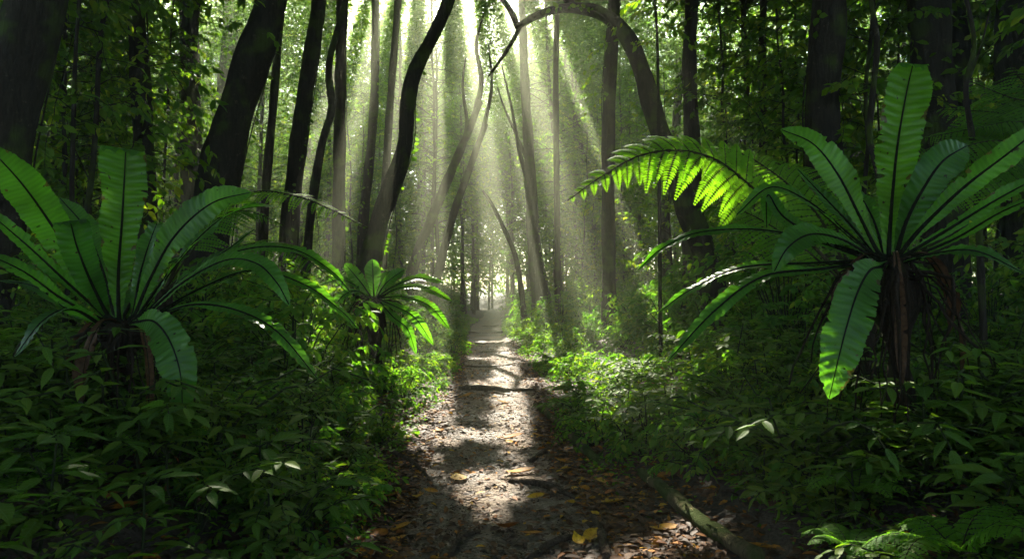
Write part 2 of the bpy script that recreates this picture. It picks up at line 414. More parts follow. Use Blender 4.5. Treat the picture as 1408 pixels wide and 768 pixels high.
# ------------------------------------------------------------------ ground and path
def build_ground():
    ys = np.concatenate([np.linspace(-150, -6, 12), np.linspace(-5, 12, 150), np.linspace(12.3, 50, 130), np.linspace(52, 150, 25)])
    off = np.concatenate([np.linspace(-150, -16, 9), np.linspace(-14, -4, 22), np.linspace(-3.8, -1, 30), np.linspace(-.93, .93, 16), np.linspace(1, 3.8, 30), np.linspace(4, 14, 22), np.linspace(16, 150, 9)])
    Y, O = np.meshgrid(ys, off, indexing='ij')
    X = O + pathx(Y)*np.exp(-(np.abs(O)/60)**2)
    Z = H(X, Y)
    inside = np.abs(X - pathx(Y)) < pathw(Y) - .14
    Z = Z - .03*inside + .014*snoise(X, Y, 9, 2)*(np.abs(O) < 5)
    n, m = Y.shape; idx = np.arange(n*m).reshape(n, m)
    f = np.stack([idx[:-1, :-1], idx[:-1, 1:], idx[1:, 1:], idx[1:, :-1]], -1).reshape(-1, 4)
    mb = MB(); mb.add(np.stack([X, Y, Z], -1).reshape(-1, 3), f)
    tag(link('ground', mb.mesh('ground', M['soil'])), kind='structure')
    # path
    ys = np.concatenate([np.linspace(-4, 1.5, 30), np.linspace(1.53, 9, 300), np.linspace(9.05, 56, 420)])
    u = np.linspace(-1, 1, 61)
    Y, U = np.meshgrid(ys, u, indexing='ij')
    wl = pathw(Y)*(1 + .10*snoise(Y, Y*0, 2.3, 1) + .06*snoise(Y, Y*0, 7, 8)*np.sign(U))
    X = pathx(Y) + U*wl
    Z = H(X, Y) + .004 + .020*snoise(X, Y, 7, 4) + .012*snoise(X, Y, 19, 12, 8) + .006*snoise(X, Y, 50, 2, 10)
    Z = Z - .05*sm(.86, 1.0, np.abs(U)) + .008*sm(0, .5, .6-np.abs(U)) 
    Z += rng.uniform(-.0015, .0015, Z.shape)
    n, m = Y.shape; idx = np.arange(n*m).reshape(n, m)
    f = np.stack([idx[:-1, :-1], idx[:-1, 1:], idx[1:, 1:], idx[1:, :-1]], -1).reshape(-1, 4)
    mb = MB(); mb.add(np.stack([X, Y, Z], -1).reshape(-1, 3), f)
    tag(link('path', mb.mesh('path', M['path'])), kind='structure')
build_ground()

# ------------------------------------------------------------------ foliage generators (leaf lists)
class Leaves:
    def __init__(s): s.p = []; s.d = []; s.n = []; s.L = []; s.W = []; s.t = []
    def add(s, p, d, n, L, W, t):
        k = len(p); s.p.append(p); s.d.append(d); s.n.append(n)
        s.L.append(np.broadcast_to(L, (k,))); s.W.append(np.broadcast_to(W, (k,))); s.t.append(np.broadcast_to(t, (k,)))
    def cat(s):
        return [np.concatenate(a) for a in (s.p, s.d, s.n, s.L, s.W, s.t)]

def twig_leaves(lv, mbw, base, direc, length, nleaf, leafL, droop=.5, thick=.006, tint=.5, ratio=.5):
    """one leafy twig: an arched stem with leaves on both sides"""
    n = 6; t = np.linspace(0, 1, n)[:, None]
    d = direc/np.linalg.norm(direc)
    C = base + d*length*t + np.array([0, 0, -1])*droop*length*t**2 + rng.normal(0, .03*length, (n, 3))*t
    if mbw is not None: tube(mbw, C, np.linspace(thick, thick*.3, n), 3, cap=False)
    s = rng.uniform(.12, 1, nleaf)
    pos = np.stack([np.interp(s, t[:, 0], C[:, k]) for k in range(3)], 1)
    T = norm(np.gradient(C, axis=0)); tt = np.stack([np.interp(s, t[:, 0], T[:, k]) for k in range(3)], 1)
    up = np.array([0, 0, .75]) + rng.normal(0, .62, (nleaf, 3))
    side = norm(np.cross(tt, np.array([0, 0, 1.]) + rng.normal(0, .3, (nleaf, 3))))*np.where(rng.random(nleaf) < .5, -1, 1)[:, None]
    dd = tt*.65 + side*.9 + rng.normal(0, .28, (nleaf, 3)) + np.array([0, 0, -.5])
    LL = leafL*rng.uniform(.6, 1.25, nleaf)
    lv.add(pos, dd, up, LL, LL*ratio*rng.uniform(.8, 1.2, nleaf), np.clip(tint + rng.normal(0, .16, nleaf), 0, 1))

def slender_tree_data(h, r, lo, ntwig, nleaf, leafL, twigL, kind_seed):
    """trunk points + foliage of one slim rainforest tree, origin at its foot"""
    n = 14; z = np.linspace(-.3, h, n)
    a = rng.uniform(0, 6.28); lean = rng.uniform(0, .07)
    C = np.stack([np.cos(a)*lean*z + rng.normal(0, .05, n).cumsum()*.6, np.sin(a)*lean*z + rng.normal(0, .05, n).cumsum()*.6, z], 1)
    C[:2, :2] = C[:2, :2]*0 + C[1, :2]; C[:, :2] -= C[1, :2]
    R = r*(1 - .65*np.linspace(0, 1, n)); R[0] *= 1.5
    C, _ = resample(C, 22); R = np.interp(np.linspace(0, 1, 22), np.linspace(0, 1, n), R)
    mt = MB(); tube(mt, C, R, 9, .06)
    lv = Leaves()
    for i in range(ntwig):
        s = rng.uniform(lo, 1)**.9; b = np.array([np.interp(s*h, C[:, 2], C[:, k]) for k in range(3)])
        th = rng.uniform(0, 6.28); up = rng.uniform(-.1, .8)
        d = np.array([np.cos(th), np.sin(th), up])
        L = twigL*rng.uniform(.45, 1.25)*(1 - .3*abs(s - .6))
        # a limb carrying three twigs
        tb = rng.uniform(.25, .75)
        tube(mt, np.array([b, b + d*L*.35 , b + d*L*.8 - np.array([0, 0, .1*L])]), [r*.22, r*.16, r*.06], 4, cap=False)
        for q in range(3):
            dq = d + rng.normal(0, .45, 3)
            twig_leaves(lv, mt, b + d*L*rng.uniform(.15, .8), dq, L*.6, nleaf, leafL, rng.uniform(.2, .7), .006, rng.beta(2, 2))
    return mt, lv

def add_instance_tree(protos, k, x, y, rz, s, name, label, cat, group, leafmat, leafkind, zoff=0.0):
    """place a tree; leaves that would close a light gap are not grown"""
    p = protos[k]
    z = float(H(x, y)) + zoff
    root = thing(name, label, cat, (x, y, z), group)
    root.rotation_euler = (0, 0, rz); root.scale = (s, s, s)
    c, sn = math.cos(rz), math.sin(rz)
    Q = p['leaves'][0]*s; W = np.stack([Q[:, 0]*c - Q[:, 1]*sn + x, Q[:, 0]*sn + Q[:, 1]*c + y, Q[:, 2] + z], 1)
    m = in_gap(W)
    link('trunk', p['trunk'], root)
    if m.sum() > 4:
        mb = MB(); a = [q[~m] for q in p['leaves']]
        put_leaves(mb, leafkind, *a); link('crown', mb.mesh('crown', leafmat), root)
    else:
        link('crown', p['crown'], root)
    return root

def make_proto(h, r, lo, ntwig, nleaf, leafL, twigL, leafkind, leafmat, barkmat):
    mt, lv = slender_tree_data(h, r, lo, ntwig, nleaf, leafL, twigL, 0)
    a = lv.cat(); mb = MB(); put_leaves(mb, leafkind, *a)
    return {'trunk': mt.mesh('trunk', barkmat), 'crown': mb.mesh('crown', leafmat), 'leaves': a, 'h': h}

# ------------------------------------------------------------------ hero trees: traced trunks
CANOPY_FEET = []
SIGHT = []   # where the traced trunks show: nothing is planted right in front of them
def hero_tree(pts, widths, label, mat='bark', foot=True, top=12.0, group=None, branches=(), sprigs=(), name='forest_tree', crown_r=2.8, crown=True, k=14, taper_top=.7):
    """pts: (px, py, depth) from low to high; widths in pixels at these points"""
    W = [P(*p) for p in pts]; R = [w*.5*p[2]/F for w, p in zip(widths, pts)]
    ys_ = [p[1] for p in pts]; xs_ = [p[0] for p in pts]; o_ = np.argsort(ys_)
    for yy in (60, 170, 280):
        if min(ys_) - 40 <= yy <= max(ys_) + 60: SIGHT.append((float(np.interp(yy, np.array(ys_)[o_], np.array(xs_)[o_])), pts[0][2], max(widths)))
    if foot:
        d = W[0] - W[1]; d = d/np.linalg.norm(d)
        if d[2] > -.5: d = np.array([d[0]*.4, d[1]*.4, -1.]); 
        d[:2] *= .6
        g = float(H(W[0][0], W[0][1]))
        if W[0][2] > g + .15:
            t = (W[0][2] - g)/-d[2]
            W.insert(0, W[0] + d*t*.5); R.insert(0, R[0]*1.05)
            W.insert(0, np.array([W[0][0] + d[0]*t*.45, W[0][1] + d[1]*t*.45, g - .05])); R.insert(0, R[0]*1.12)
        W.insert(0, W[0] + np.array([0, 0, -.35])); R.insert(0, R[0]*1.2)
    if top and W[-1][2] < top:
        d = W[-1] - W[-2]; d = d/np.linalg.norm(d); d = d + np.array([0, 0, .6]); d /= np.linalg.norm(d)
        L = (top - W[-1][2])/d[2]
        W.append(W[-1] + d*L*.5); R.append(R[-1]*.9)
        W.append(W[-1] + d*L*.5 + np.array([0, 0, .0])); R.append(R[-1]*taper_top)
    W = np.array(W); foot_p = W[1] if foot else W[0]
    n = 56; cm = catmull(W, 240); Rm = np.interp(np.linspace(0, len(R)-1, 240), np.arange(len(R)), R)
    dist = np.concatenate([[0], np.cumsum(np.linalg.norm(np.diff(cm, axis=0), axis=1))]); s = np.linspace(0, dist[-1], n)
    C = np.stack([np.interp(s, dist, cm[:, q]) for q in range(3)], 1); RR = np.interp(s, dist, Rm)
    root = thing(name, label, 'tree', foot_p, group)
    mt = MB(); tube(mt, C - foot_p, RR, k, .085)
    # small surface roots at the foot
    if foot and RR[2] > .09:
        for q in range(5):
            a = rng.uniform(0, 6.28); L = RR[2]*rng.uniform(3, 5)
            b0 = np.array([0, 0, .25*RR[2] + .12]); dd = np.array([math.cos(a), math.sin(a), 0])
            e = foot_p + dd*L; e[2] = float(H(e[0], e[1])) - .03; mid = foot_p + dd*L*.5; mid[2] = float(H(mid[0], mid[1])) + .03
            cc, _ = resample([b0 + dd*RR[2]*.5, mid - foot_p, e - foot_p], 8)
            tube(mt, cc, np.linspace(RR[2]*.45, RR[2]*.12, 8), 7, .1)
    link('trunk', mt.mesh('trunk', M[mat]), root)
    # a climbing vine on most trunks
    if foot and max(widths) > 13 and rng.random() < .75:
        a0 = rng.uniform(0, 6.28); tv_ = np.linspace(0, 1, 46); idx_ = 2 + tv_*(n - 8)
        cc = np.stack([np.interp(idx_, np.arange(n), C[:, q]) for q in range(3)], 1) - foot_p; rr_ = np.interp(idx_, np.arange(n), RR) + .012
        an = a0 + tv_*rng.uniform(3, 7) + .3*np.sin(tv_*17)
        cc = cc + np.stack([np.cos(an)*rr_, np.sin(an)*rr_, 0*an], 1)
        mv = MB(); tube(mv, cc, .009, 5, .1, cap=False); vo = link('vine', mv.mesh('vine', M['bark']), root)
        kk = 90; ii = rng.uniform(0, 45, kk); pp = np.stack([np.interp(ii, np.arange(46), cc[:, q]) for q in range(3)], 1)
        ax = np.stack([np.interp(ii, np.arange(46), np.cos(an)), np.interp(ii, np.arange(46), np.sin(an)), np.zeros(kk)], 1)
        dl = ax*.8 + rng.normal(0, .6, (kk, 3)) + np.array([0, 0, -.5]); LL = rng.uniform(.06, .12, kk)
        ml_ = MB(); put_leaves(ml_, 'mid', pp, dl, ax + rng.normal(0, .4, (kk, 3)), LL, LL*.62, rng.uniform(.2, .8, kk)); link('vine_leaves', ml_.mesh('vine_leaves', M['far_leaf']), vo)
    for bp, bw in branches:
        BW = np.array([P(*p) for p in bp]); BR = [w*.5*p[2]/F for w, p in zip(bw, bp)]
        cc = catmull(BW, 24); mb = MB(); tube(mb, cc - foot_p, np.interp(np.linspace(0, len(BR)-1, 24), np.arange(len(BR)), BR), 9, .05)
        link('branch', mb.mesh('branch', M[mat]), root)
    if crown and top:
        CANOPY_FEET.append((root, C[-1], crown_r))
    if sprigs:
        for (px, py, d, nl, ll, dirx) in sprigs:
            b = P(px, py, d)
            for q in range(3):
                lv = Leaves(); mb = MB(); mw = MB()
                twig_leaves(lv, mw, b - foot_p, np.array([dirx, rng.uniform(-.4, .4), rng.uniform(-.3, .5)]), ll*5, nl, ll, .5, .004, .8, .5)
                put_leaves(mb, 'mid', *lv.cat()); o = link('leafy_twig', mb.mesh('leafy_twig', M['far_leaf']), root)
                link('twig', mw.mesh('twig', M['stem']), o)
    return root

hero_tree([(298, 262, 9), (320, 170, 9), (352, 70, 9), (378, -20, 9)], [54, 50, 46, 42], 'thick dark trunk leaning right, behind the big left nest fern, thickest of the leaning trunks')
hero_tree([(-8, 230, 6), (18, 120, 6), (52, 0, 6), (70, -60, 6)], [84, 76, 66, 60], 'very thick black leaning trunk at the left edge above the nest fern')
hero_tree([(196, 150, 9.5), (190, 60, 9.5), (186, -20, 9.5)], [26, 24, 22], 'straight dark trunk between the thick left edge trunk and the leaning trunk')
hero_tree([(262, 160, 14), (260, 80, 14), (264, -10, 14)], [26, 22, 20], 'straight dark trunk just left of the thick leaning trunk')
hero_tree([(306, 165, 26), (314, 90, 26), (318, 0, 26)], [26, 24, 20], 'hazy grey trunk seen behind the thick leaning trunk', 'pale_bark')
hero_tree([(402, 270, 12), (418, 140, 12), (432, 50, 12), (440, -20, 12)], [24, 22, 20, 20], 'dark trunk leaning slightly right, second thick trunk right of the big leaning one')
hero_tree([(366, 255, 13), (376, 140, 13), (384, 40, 13), (388, -10, 13)], [12, 11, 10, 9], 'slim dark trunk right beside the thick leaning trunk', crown_r=1.6)
hero_tree([(428, 290, 11), (442, 200, 11), (456, 150, 11), (452, 90, 11), (470, 20, 11), (478, -20, 11)], [12, 11, 10, 9, 8, 8], 'thin wavy dark stem between two straight trunks left of the curved trunk', crown_r=1.4)
hero_tree([(466, 260, 15), (468, 120, 15), (471, -10, 15)], [17, 15, 14], 'straight medium trunk left of the curved trunk, over the small nest fern', crown_r=2)
hero_tree([(510, 350, 11), (528, 285, 11), (556, 205, 11), (561, 140, 11), (572, 95, 11), (598, 45, 11), (620, -15, 11), (618, -120, 11), (575, -300, 11)], [30, 26, 22, 21, 20, 18, 16, 15, 14],
          'dark sinuous trunk bending right over the left side of the path', crown_r=2)
hero_tree([(573, 352, 19), (608, 265, 19), (640, 190, 19), (660, 140, 19)], [15, 13, 11, 9], 'slim forked trunk leaning right over the path, left of the path end', top=None,
          branches=[([(655, 150, 19), (662, 110, 19), (655, 60, 19), (668, 10, 19)], [9, 7, 5, 2]), ([(640, 190, 19), (642, 165, 19), (636, 120, 19), (640, 80, 19)], [8, 5, 4, 2])], crown=False)
hero_tree([(602, 378, 21), (622, 300, 21), (648, 225, 21), (668, 170, 21)], [12, 11, 9, 7], 'thin trunk leaning right beside the slim forked trunk', top=None, crown=False, branches=[([(664, 180, 21), (676, 120, 21), (672, 60, 21)], [7, 4, 2])])
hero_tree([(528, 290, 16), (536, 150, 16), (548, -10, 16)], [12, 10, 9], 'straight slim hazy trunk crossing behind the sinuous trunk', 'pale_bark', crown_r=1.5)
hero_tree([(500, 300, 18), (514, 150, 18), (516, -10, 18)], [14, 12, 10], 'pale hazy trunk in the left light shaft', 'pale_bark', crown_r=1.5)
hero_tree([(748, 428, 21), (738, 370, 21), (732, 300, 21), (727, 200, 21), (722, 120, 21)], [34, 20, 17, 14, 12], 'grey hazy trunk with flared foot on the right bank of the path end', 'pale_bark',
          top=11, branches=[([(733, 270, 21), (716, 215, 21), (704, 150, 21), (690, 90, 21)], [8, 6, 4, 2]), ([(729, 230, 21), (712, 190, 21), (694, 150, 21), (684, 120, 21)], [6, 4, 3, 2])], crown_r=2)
hero_tree([(767, 440, 18), (766, 300, 18), (764, 120, 18), (766, 20, 18)], [9, 8, 8, 7], 'very thin straight stem just right of the flared grey trunk', crown_r=1)
hero_tree([(716, 392, 22), (708, 350, 22), (692, 312, 22), (676, 280, 22), (664, 262, 22)], [8, 7, 6, 5, 3], 'thin dark sapling arching left across the end of the path', top=None, crown=False)
hero_tree([(838, 470, 12.5), (837, 370, 12.5), (836, 250, 12.5), (838, 120, 12.5), (846, -10, 12.5)], [24, 19, 18, 18, 16], 'straight dark trunk standing by itself right of the path, its foot in the herbs',
          sprigs=[(838, 90, 12.4, 9, .11, -1), (842, 130, 12.4, 9, .11, -1), (832, 275, 12.4, 6, .09, -1), (838, 355, 12.4, 6, .09, 1), (832, 395, 12.4, 6, .09, -1), (846, 60, 12.4, 8, .11, -1)])
hero_tree([(968, 345, 9.5), (945, 285, 9.5), (925, 225, 9.5), (905, 175, 9.5), (880, 90, 9.5), (858, 45, 9.5), (825, 18, 9.7), (782, 11, 10), (742, 20, 10.3), (710, 38, 10.6)],
          [33, 31, 29, 26, 23, 20, 17, 13, 10, 8], 'thick dark trunk arching left over the top of the path like a bow', top=None,
          branches=[([(790, 12, 10), (778, -5, 10), (772, -30, 9.8)], [13, 12, 10]), ([(712, 38, 10.6), (702, 15, 10.6), (686, -8, 10.8), (670, -40, 11)], [9, 8, 7, 6]),
                    ([(716, 34, 10.6), (706, 55, 10.9), (690, 80, 11.3), (672, 105, 11.8)], [7, 6, 5, 2])], crown=False)
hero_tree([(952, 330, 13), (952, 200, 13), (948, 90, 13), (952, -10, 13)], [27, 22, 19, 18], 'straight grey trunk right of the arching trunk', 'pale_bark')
hero_tree([(1134, 230, 7.5), (1130, 130, 7.5), (1138, 50, 7.5), (1140, -30, 7.5)], [50, 47, 46, 46], 'broad straight black trunk behind the right nest fern, left of its tall frond')
hero_tree([(1050, 200, 13), (1048, 90, 13), (1050, -10, 13)], [11, 10, 9], 'slim straight trunk between the grey trunk and the broad black trunk', crown_r=1.5)
hero_tree([(1292, 200, 7.5), (1284, 90, 7.5), (1278, -20, 7.5)], [54, 52, 50], 'broad dark trunk behind the tip of the tall right frond')
hero_tree([(1318, 190, 9), (1322, 90, 9), (1312, -20, 9)], [30, 27, 26], 'dark trunk touching the broad trunk at upper right')
hero_tree([(1394, 120, 8), (1388, 40, 8), (1392, -20, 8)], [38, 36, 34], 'dark trunk cut by the right edge of the photo')
hero_tree([(1208, 240, 6.5), (1196, 190, 6.5), (1200, 130, 6.5), (1206, 60, 6.5), (1198, 0, 6.5), (1202, -30, 6.5)], [9, 8, 8, 8, 7, 7], 'thin wavy dark stem between the broad trunk and the tall right frond', top=5, crown=False)
hero_tree([(1345, 300, 4.6), (1338, 200, 4.6), (1328, 120, 4.6), (1340, 60, 4.6), (1325, -20, 4.6)], [9, 8, 7, 6, 5], 'crooked thin black stem right of the tall right frond', top=4, crown=False,
          branches=[([(1332, 110, 4.6), (1350, 60, 4.5), (1362, 10, 4.5)], [5, 3, 2])])
hero_tree([(906, 200, 8), (905, 120, 8), (904, 60, 8), (900, -20, 8)], [5, 4, 4, 3], 'leafy sapling with round dark leaves at the top, right of the lone trunk', top=6, crown=False, taper_top=.3,
          sprigs=[(904, 10, 8, 10, .10, -1), (904, 30, 8, 9, .10, 1), (903, 60, 8, 7, .08, -1)])

# ------------------------------------------------------------------ canopy
def canopy():
    # extra canopy trees, feet outside the middle of the view
    spots = []
    for (x, y) in [(-11, 3), (-8, -4), (0.0, -7), (7, -4), (10, 3), (-12, 11), (12, 11), (-9, 19), (9.5, 19), (-14, 24), (14, 25), (-6.5, 26), (6, 26), (-10, 33), (10, 33), (-5, 38), (6, 39), (16, 38), (-17, 38), (-8, 47), (8, 48), (15, 52), (-15, 53), (17, 17), (-17, 17), (-15,-3), (15,-3)]:
        h = rng.uniform(12, 15)
        root = thing('forest_tree', None, 'tree', (x, y, float(H(x, y))))
        n = 14; z = np.linspace(-.3, h, n); C = np.stack([rng.normal(0, .08, n).cumsum(), rng.normal(0, .08, n).cumsum(), z], 1); C[:, :2] -= C[1, :2]
        mt = MB(); tube(mt, C, np.linspace(.24, .09, n), 12, .05)
        link('trunk', mt.mesh('trunk', M['bark']), root)
        px = 704 + F*x/max(y, .1)
        lab = None
        spots.append((root, C[-1] + np.array([x, y, float(H(x, y))]), 4.0, px, y))
    feet = [(r, c, q) for r, c, q in CANOPY_FEET] + [(r, c, q) for r, c, q, _, _ in spots]
    tops = np.array([c for _, c, _ in feet])
    # leaf clumps over the whole wood, each clump grows on the nearest crown
    nc = 4300
    cx = rng.uniform(-20, 20, nc); cy = rng.uniform(-9, 58, nc); cz = rng.uniform(8.6, 15, nc)
    ok = ~((np.abs(cx + 1.5) < 2.6) & (cy > 46) & (rng.random(nc) < .35)); cx, cy, cz = cx[ok], cy[ok], cz[ok]; nc = len(cx)
    ok = ~((np.abs(cx + .5) > 4.5) & (cy > 19) & (rng.random(nc) < .62)); cx, cy, cz = cx[ok], cy[ok], cz[ok]; nc = len(cx)
    ne = 620  # clumps added to darken the air between the light shafts
    cx = np.concatenate([cx, rng.uniform(-8, 6, ne)]); cy = np.concatenate([cy, rng.uniform(17, 39, ne)]); cz = np.concatenate([cz, rng.uniform(8, 13, ne)])
    nn_ = 700  # clumps added overhead to cut sun leaks onto the foreground
    cx = np.concatenate([cx, rng.uniform(-11, 11, nn_)]); cy = np.concatenate([cy, rng.uniform(8, 19, nn_)]); cz = np.concatenate([cz, rng.uniform(8.6, 13, nn_)])
    ne = 380  # clumps added to shade the bright far end of the path
    cx = np.concatenate([cx, rng.uniform(-6, 4, ne)]); cy = np.concatenate([cy, rng.uniform(38, 57, ne)]); cz = np.concatenate([cz, rng.uniform(7, 14, ne)])
    nn_ = 260  # clumps added to put more of the path floor in shade
    cx = np.concatenate([cx, rng.uniform(-3.5, 2.0, nn_)]); cy = np.concatenate([cy, rng.uniform(12, 25, nn_)]); cz = np.concatenate([cz, rng.uniform(9, 12.5, nn_)])
    # unseen leaf clumps added behind the camera to block sky light from there
    nb = 220
    cx = np.concatenate([cx, rng.uniform(-16, 16, nb)]); cy = np.concatenate([cy, rng.uniform(-17, -7, nb)]); cz = np.concatenate([cz, rng.uniform(1.5, 11, nb)]); nc = len(cx)
    per = 105
    P0 = np.stack([cx, cy, cz], 1)
    own = np.argmin(((P0[:, None, :2] - tops[None, :, :2])**2).sum(-1), 1)
    nearv = cy < 17
    out = {}
    for i in range(nc):
        k = per if nearv[i] else int(per*1.7)
        s = .30 if nearv[i] else .135
        q = rng.normal(0, 1, (k, 3))*np.array([.75, .75, .28]) + P0[i]
        out.setdefault(own[i], []).append((q, np.full(k, s)))
    for j, (root, c, _) in enumerate(feet):
        if j not in out: continue
        q = np.concatenate([a for a, _ in out[j]]); s = np.concatenate([b for _, b in out[j]])
        keep = ~in_gap(q, 1.0, .07); q = q[keep]; s = s[keep]
        # nothing low over the path corridor, the canopy there starts higher
        k = len(q)
        d = rng.normal(0, 1, (k, 3))*np.array([1, 1, .35]) + np.array([0, 0, -.2]); nn = np.array([0, 0, 1.]) + rng.normal(0, .4, (k, 3))
        L = s*rng.uniform(.7, 1.2, k)
        mb = MB(); o = np.array(root.location)
        put_leaves(mb, 'lo', q - o, d, nn, L, L*.5, rng.uniform(.1, .9, k))
        link('crown', mb.mesh('crown', M['canopy_leaf']), root)
        # limbs from the trunk top to some of its clumps
        ml = MB()
        ids = np.where(own == j)[0]; ids = ids[np.argsort(((P0[ids] - c)**2).sum(1))][:9]
        for i in ids:
            a = c - o - np.array([0, 0, 1.2]); b = P0[i] - o
            cc, _ = resample([a, (a+b)/2 + rng.normal(0, .2, 3), b], 8)
            if in_gap(cc + o, 1.3).any(): continue
            tube(ml, cc, np.linspace(.06, .02, 8), 6, .05)
        link('limb', ml.mesh('limb', M['bark']), root)
    return spots
canopy_spots = canopy()
for (r, c, q, px, y) in canopy_spots:
    side = 'left' if r.location.x < 0 else 'right'
    if y < 7: r['label'] = 'tall canopy tree outside the frame, its dark crown shading the %s foreground' % side; r['group'] = 'canopy trees shading the %s foreground' % side
    elif y < 22: r['label'] = 'straight dark canopy tree deep among the %s saplings' % side; r['group'] = 'canopy trees among the %s saplings' % side
    else: r['label'] = 'tall hazy canopy tree far back in the wood %s of the path' % side; r['group'] = 'far canopy trees %s of the path' % side

# ------------------------------------------------------------------ slender background trees
FAR = [make_proto(rng.uniform(10, 13), rng.uniform(.05, .10), lo, 96, 20, .118, 1.4, 'lo', M['far_leaf'], M['bark'] if i % 2 else M['pale_bark']) for i, lo in enumerate([.12, .2, .08, .3, .15, .22, .1])]
NEARP = [make_proto(rng.uniform(5.5, 7.5), rng.uniform(.02, .035), .10, 40, 15, .12, 1.15, 'mid', M['far_leaf'], M['bark']) for i in range(5)]
def hides(x, y, m):
    px = 704 + F*x/y
    return any((y < d + .3 and abs(px - hx) < w*.5 + F*m/y) or (y < 22 and abs(px - hx) < w*.5 + 3) for hx, d, w in SIGHT)
def scatter(n, y0, y1, mind, hw, taken, m=.5):
    pts = []
    tries = 0
    while len(pts) < n and tries < n*60:
        tries += 1
        y = y0 + (y1 - y0)*rng.random()**.8
        lim = .80*y + 2.5
        x = rng.uniform(-lim, lim)
        o = x - pathx(y)
        if abs(o) < hw(y): continue
        if hides(x, y, m if y < 15 else m*.7): continue
        md = mind(y)
        if any((x-a)**2 + (y-b)**2 < md*md for a, b in taken): continue
        taken.append((x, y)); pts.append((x, y))
    return pts
taken = []
far_pts = scatter(256, 10, 54, lambda y: .85 + y*.01, lambda y: 1.6 + .03*(y < 25)*abs(25-y) - .5*(y > 30), taken)
far_pts += scatter(30, 47, 60, lambda y: .8, lambda y: 0 if y > 49 else .7, [])
far_pts += [(float(pathx(y_)) + q_, y_) for y_, q_ in [(31, -1.2), (33.5, 1.1), (36, -1.0), (38, 1.2), (40, -1.15), (42, 1.0), (44, -1.0), (45.5, .95), (47, -.8), (48.5, .2), (50, -.6), (51, .8), (52.5, 0)]]
for (x, y) in far_pts:
    side = 'left' if x < pathx(y) else 'right'
    dep = 'nearer' if y < 18 else ('middle' if y < 32 else 'farthest hazy')
    s = rng.uniform(.85, 1.25)
    add_instance_tree(FAR, int(rng.integers(len(FAR))), x, y, rng.uniform(0, 6.28), s, 'slender_tree',
        'slender small-leaved tree in the %s rows of the wood %s of the path' % (dep, side), 'tree', '%s slender trees %s of the path' % (dep, side), M['far_leaf'], 'lo')
near_pts = scatter(84, 5.6, 13.5, lambda y: .55, lambda y: 2.4 , [], .36)
back_pts = []
for (x, y) in near_pts:
    side = 'left' if x < 0 else 'right'
    add_instance_tree(NEARP, int(rng.integers(len(NEARP))), x, y, rng.uniform(0, 6.28), rng.uniform(.8, 1.15), 'sapling',
        'thin leafy sapling with dark twigs behind the %s nest fern' % side, 'sapling', 'leafy saplings behind the %s nest fern' % side, M['far_leaf'], 'mid')

UND = [make_proto(rng.uniform(4.2, 6.5), rng.uniform(.022, .035), .06, 62, 20, .105, 1.25, 'lo', M['far_leaf'], M['bark']) for i in range(5)]
und_pts = scatter(175, 8.5, 36, lambda y: .7, lambda y: 2.0 + .02*y, [], .45)
for (x, y) in und_pts:
    side = 'left' if x < pathx(y) else 'right'; dep = 'near' if y < 16 else 'distant'
    add_instance_tree(UND, int(rng.integers(len(UND))), x, y, rng.uniform(0, 6.28), rng.uniform(.8, 1.25), 'understory_tree',
        'bushy low tree filling the %s gaps between the trunks %s of the path' % (dep, side), 'tree', '%s bushy low trees %s of the path' % (dep, side), M['far_leaf'], 'lo')

# far-off wood closing the view
def far_wood():
    mb = MB(); lv = Leaves()
    k = 330000
    x = rng.uniform(-75, 75, k); y = 66 - (x/75)**2*38 + rng.uniform(-7, 7, k); z = rng.random(k)**.9*30
    q = np.stack([x, y, z + 1], 1)
    c = snoise(x, y*0 + z, .8, 4)
    keep = (c > -.8); q = q[keep]; k = len(q)
    d = rng.normal(0, 1, (k, 3)); L = rng.uniform(.25, .5, k)
    put_leaves(mb, 'lo', q, d, np.array([0, -.5, 1.]) + rng.normal(0, .5, (k, 3)), L, L*.55, rng.uniform(.2, .9, k))
    tag(link('far_wood', mb.mesh('far_wood', M['far_leaf'])), 'far-off hazy wood closing the view behind the end of the path', 'wood', None, 'stuff')
far_wood()

# ------------------------------------------------------------------ shrubs and herbs on the banks
def shrub_proto(h, w, ntwig, nleaf, leafL, kind, mat, droop=.6, ratio=.42, tint=.5):
    lv = Leaves(); mw = MB()
    for i in range(ntwig):
        a = rng.uniform(0, 6.28); r = rng.random()**.5*w*.35
        b = np.array([math.cos(a)*r, math.sin(a)*r, rng.uniform(0, .6)*h])
        th = a + rng.normal(0, .7)
        d = np.array([math.cos(th), math.sin(th), rng.uniform(.3, 1.4)])
        twig_leaves(lv, mw, b, d, h*rng.uniform(.35, .65), nleaf, leafL, droop, .004, np.clip(tint + rng.normal(0, .12), 0, 1), ratio)
        if i % 3 == 0: tube(mw, np.array([[b[0]*.3, b[1]*.3, -.05], b*.6, b]), [.007, .006, .005], 4, cap=False)
    mb = MB(); a = lv.cat(); put_leaves(mb, kind, *a)
    return mw.mesh('stem', M['stem']), mb.mesh('foliage', mat)
